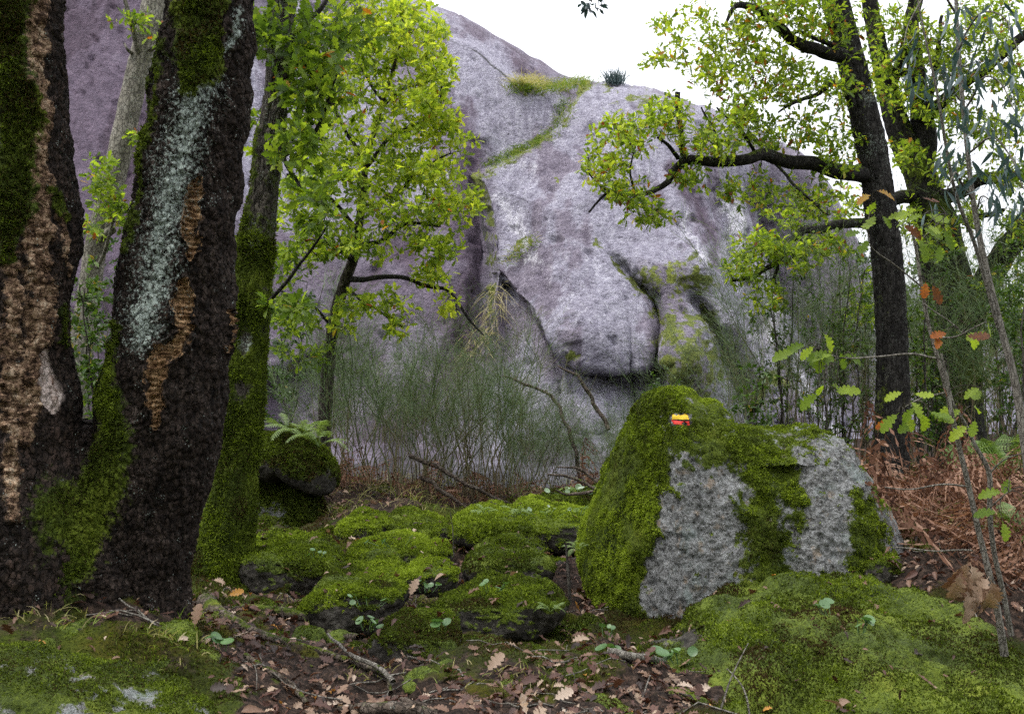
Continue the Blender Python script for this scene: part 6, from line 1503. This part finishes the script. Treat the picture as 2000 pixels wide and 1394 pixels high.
for p in scatter(330):
    a = g.uniform(0, 2 * np.pi); L = g.uniform(0.06, 0.28); t = np.linspace(-0.5, 0.5, 5)[:, None]
    c = p + np.array([math.cos(a), math.sin(a), 0]) * L * t + g.normal(size=3) * 0.02 * (t ** 2)
    c[:, 2] = zg(c[:, 0], c[:, 1]) + g.uniform(0.004, 0.02)
    V, F = tube(c, g.uniform(0.0012, 0.004), 4); b.add(V, F, moss=0.0, lichen=0.3)
obj('twig_litter', b.mesh('twig_litter', M['grey_stem']), kind='stuff', label='small dry twigs scattered over the forest floor', category='twigs')

# ------------------------------------------------------------------ pennywort, seedlings, grass
ang = np.linspace(0, 2 * np.pi, 13)[:-1]
pv = np.vstack([[0, 0, 0], np.stack([np.cos(ang), np.sin(ang), 0.22 + 0.05 * np.sin(ang * 6)], -1)]); pf = np.array([[0, 1 + k, 1 + (k + 1) % 12] for k in range(12)])
PN = [mk_mesh('round_leaf', pv, pf, {'tint': np.full(13, t)}, True, [M['penny']]) for t in (0.2, 0.5, 0.75, 1.0)]
def pennywort(label, x, y, d, n, r, size, seed, pale=0):
    g = np.random.default_rng(seed)
    base = hit(x, y)[0] if d is None else P(x, y, d)
    root = empty('pennywort', base, label=label, category='plant')
    bag = Bag()
    for k in range(n):
        a = g.uniform(0, 6.28); q = np.array([math.cos(a) * r * g.random() ** 0.5, math.sin(a) * r * g.random() ** 0.5 * 0.7, g.uniform(0.012, 0.045)])
        o = obj('round_leaf', PN[min(3, g.integers(0, 2) + 2 * pale)], root); o.location = q; o.scale = (size * g.uniform(0.6, 1.2),) * 3; o.rotation_euler = (0.45 + g.normal() * 0.3, g.normal() * 0.3, g.uniform(0, 6.28))
        t = np.linspace(0, 1, 4)[:, None]; V, F = tube(np.array([q[0] * 0.6, q[1] * 0.6, -0.01]) * (1 - t) + q * t, 0.0015, 4); bag.add(V, F, tint=0.4)
    obj('stalks', bag.mesh('stalks', M['penny']), root, kind='stuff')
for k, (lab, x, y, d, n, r, s) in enumerate([('round leaved pennywort on the mossy boulder beside the watermark spot', 1625, 1195, 3.72, 5, 0.06, 0.022), ('pair of round pennywort leaves lower on the mossy boulder', 1675, 1230, 3.62, 6, 0.05, 0.018), ('pale pennywort along the top of the long slab', 1060, 1004, 6.95, 9, 0.22, 0.018), ('pale pennywort on the right of the long slab', 1130, 1004, 6.95, 8, 0.14, 0.022),
        ('pennywort carpet on the dark rock at the back', 1125, 962, 8.2, 22, 0.28, 0.026), ('pennywort on the bright green middle stone', 775, 1062, 5.95, 5, 0.18, 0.016), ('pennywort at the front of the long path stone', 720, 1180, 4.85, 6, 0.10, 0.017), ('pennywort below the small mossy stone', 830, 1152, 5.05, 6, 0.10, 0.02), ('pennywort on the broad dark path stone', 960, 1150, 4.85, 6, 0.12, 0.02),
        ('pennywort in the gap beside the steep dark stone', 720, 1228, 4.6, 6, 0.07, 0.022), ('two toned pennywort leaves beneath the marked boulder', 1290, 1290, 3.9, 5, 0.05, 0.026), ('pennywort leaves right of the grey stick', 1330, 1292, 3.9, 5, 0.07, 0.022), ('fresh pennywort in the litter under the boulder', 1195, 1278, 4.1, 6, 0.05, 0.024), ('pennywort beside the cork oak root', 435, 1265, 3.6, 4, 0.05, 0.024),
        ('pennywort on the steep dark stone with leaves', 862, 1225, 4.1, 4, 0.04, 0.024), ('tiny pennywort on the flat mossy stone', 620, 1085, 5.7, 4, 0.10, 0.014), ('pennywort in front of the marked boulder foot', 1180, 1240, 4.5, 4, 0.06, 0.016)]):
    lab = lab.replace(' beside the watermark spot', ', nearest the boulder crest')
    pennywort(lab, x, y, d, n, r, s, 500 + k, 1 if 'pale' in lab or 'carpet' in lab else 0)
# small grass tufts
b = Bag(); g = np.random.default_rng(99)
def tuft(x, y, n, L, tl, th, jit, d=None):
    p = (hit(x + g.normal(size=n) * jit, np.full(n, y) + g.normal(size=n) * jit * 0.25) if d is None else P(x + g.normal(size=n) * jit, y + g.normal(size=n) * jit * 0.2, d))
    V, F, t_ = blades(n, p, L * g.uniform(0.4, 1.2, n), 0.0022, 0.55, g.uniform(tl, th, n), spread=0.5); b.add(V, F, tint=t_)
for x, y, n, L, tl, th, j in ((1590,1105,150,0.11,0.1,0.7,28),(1650,1095,160,0.11,0.1,0.8,30),(1500,1130,90,0.09,0.2,1.0,30),(1700,1080,60,0.09,0.3,1,20),(640,1215,80,0.09,0.4,1,26),(760,1195,110,0.10,0.5,1,34),(840,1180,80,0.08,0.5,1,26),(950,1085,90,0.08,0.6,1,40),(380,1215,50,0.10,0.4,1,16),(340,1260,60,0.07,0.5,1,40),(560,1185,70,0.07,0.3,0.9,34),
                          (100,1215,60,0.08,0.5,1,50),(1000,1330,60,0.05,0.5,1,60),(1120,1240,50,0.07,0.2,0.8,20),(660,1000,60,0.12,0.5,1,30),(820,985,120,0.16,0.5,1,60),(1000,1060,60,0.09,0.6,1,50),(1420,1215,40,0.07,0.4,1,30),(720,1320,30,0.05,0.5,1,30),(250,1300,40,0.05,0.5,1,90),(1850,1010,120,0.2,0.3,1,60),(1950,940,120,0.25,0.3,0.9,50),(700,950,120,0.25,0.4,1,60),(850,945,160,0.3,0.4,1,70),(1000,945,160,0.3,0.4,1,70),(1120,945,120,0.25,0.4,1,50),(1700,930,120,0.3,0.3,1,60)):
    tuft(x, y, n, L, tl, th, j)
obj('grass_blades', b.mesh('grass_blades', M['grass'], False), kind='stuff', label='thin tufts of green and dry grass among the stones', category='grass')
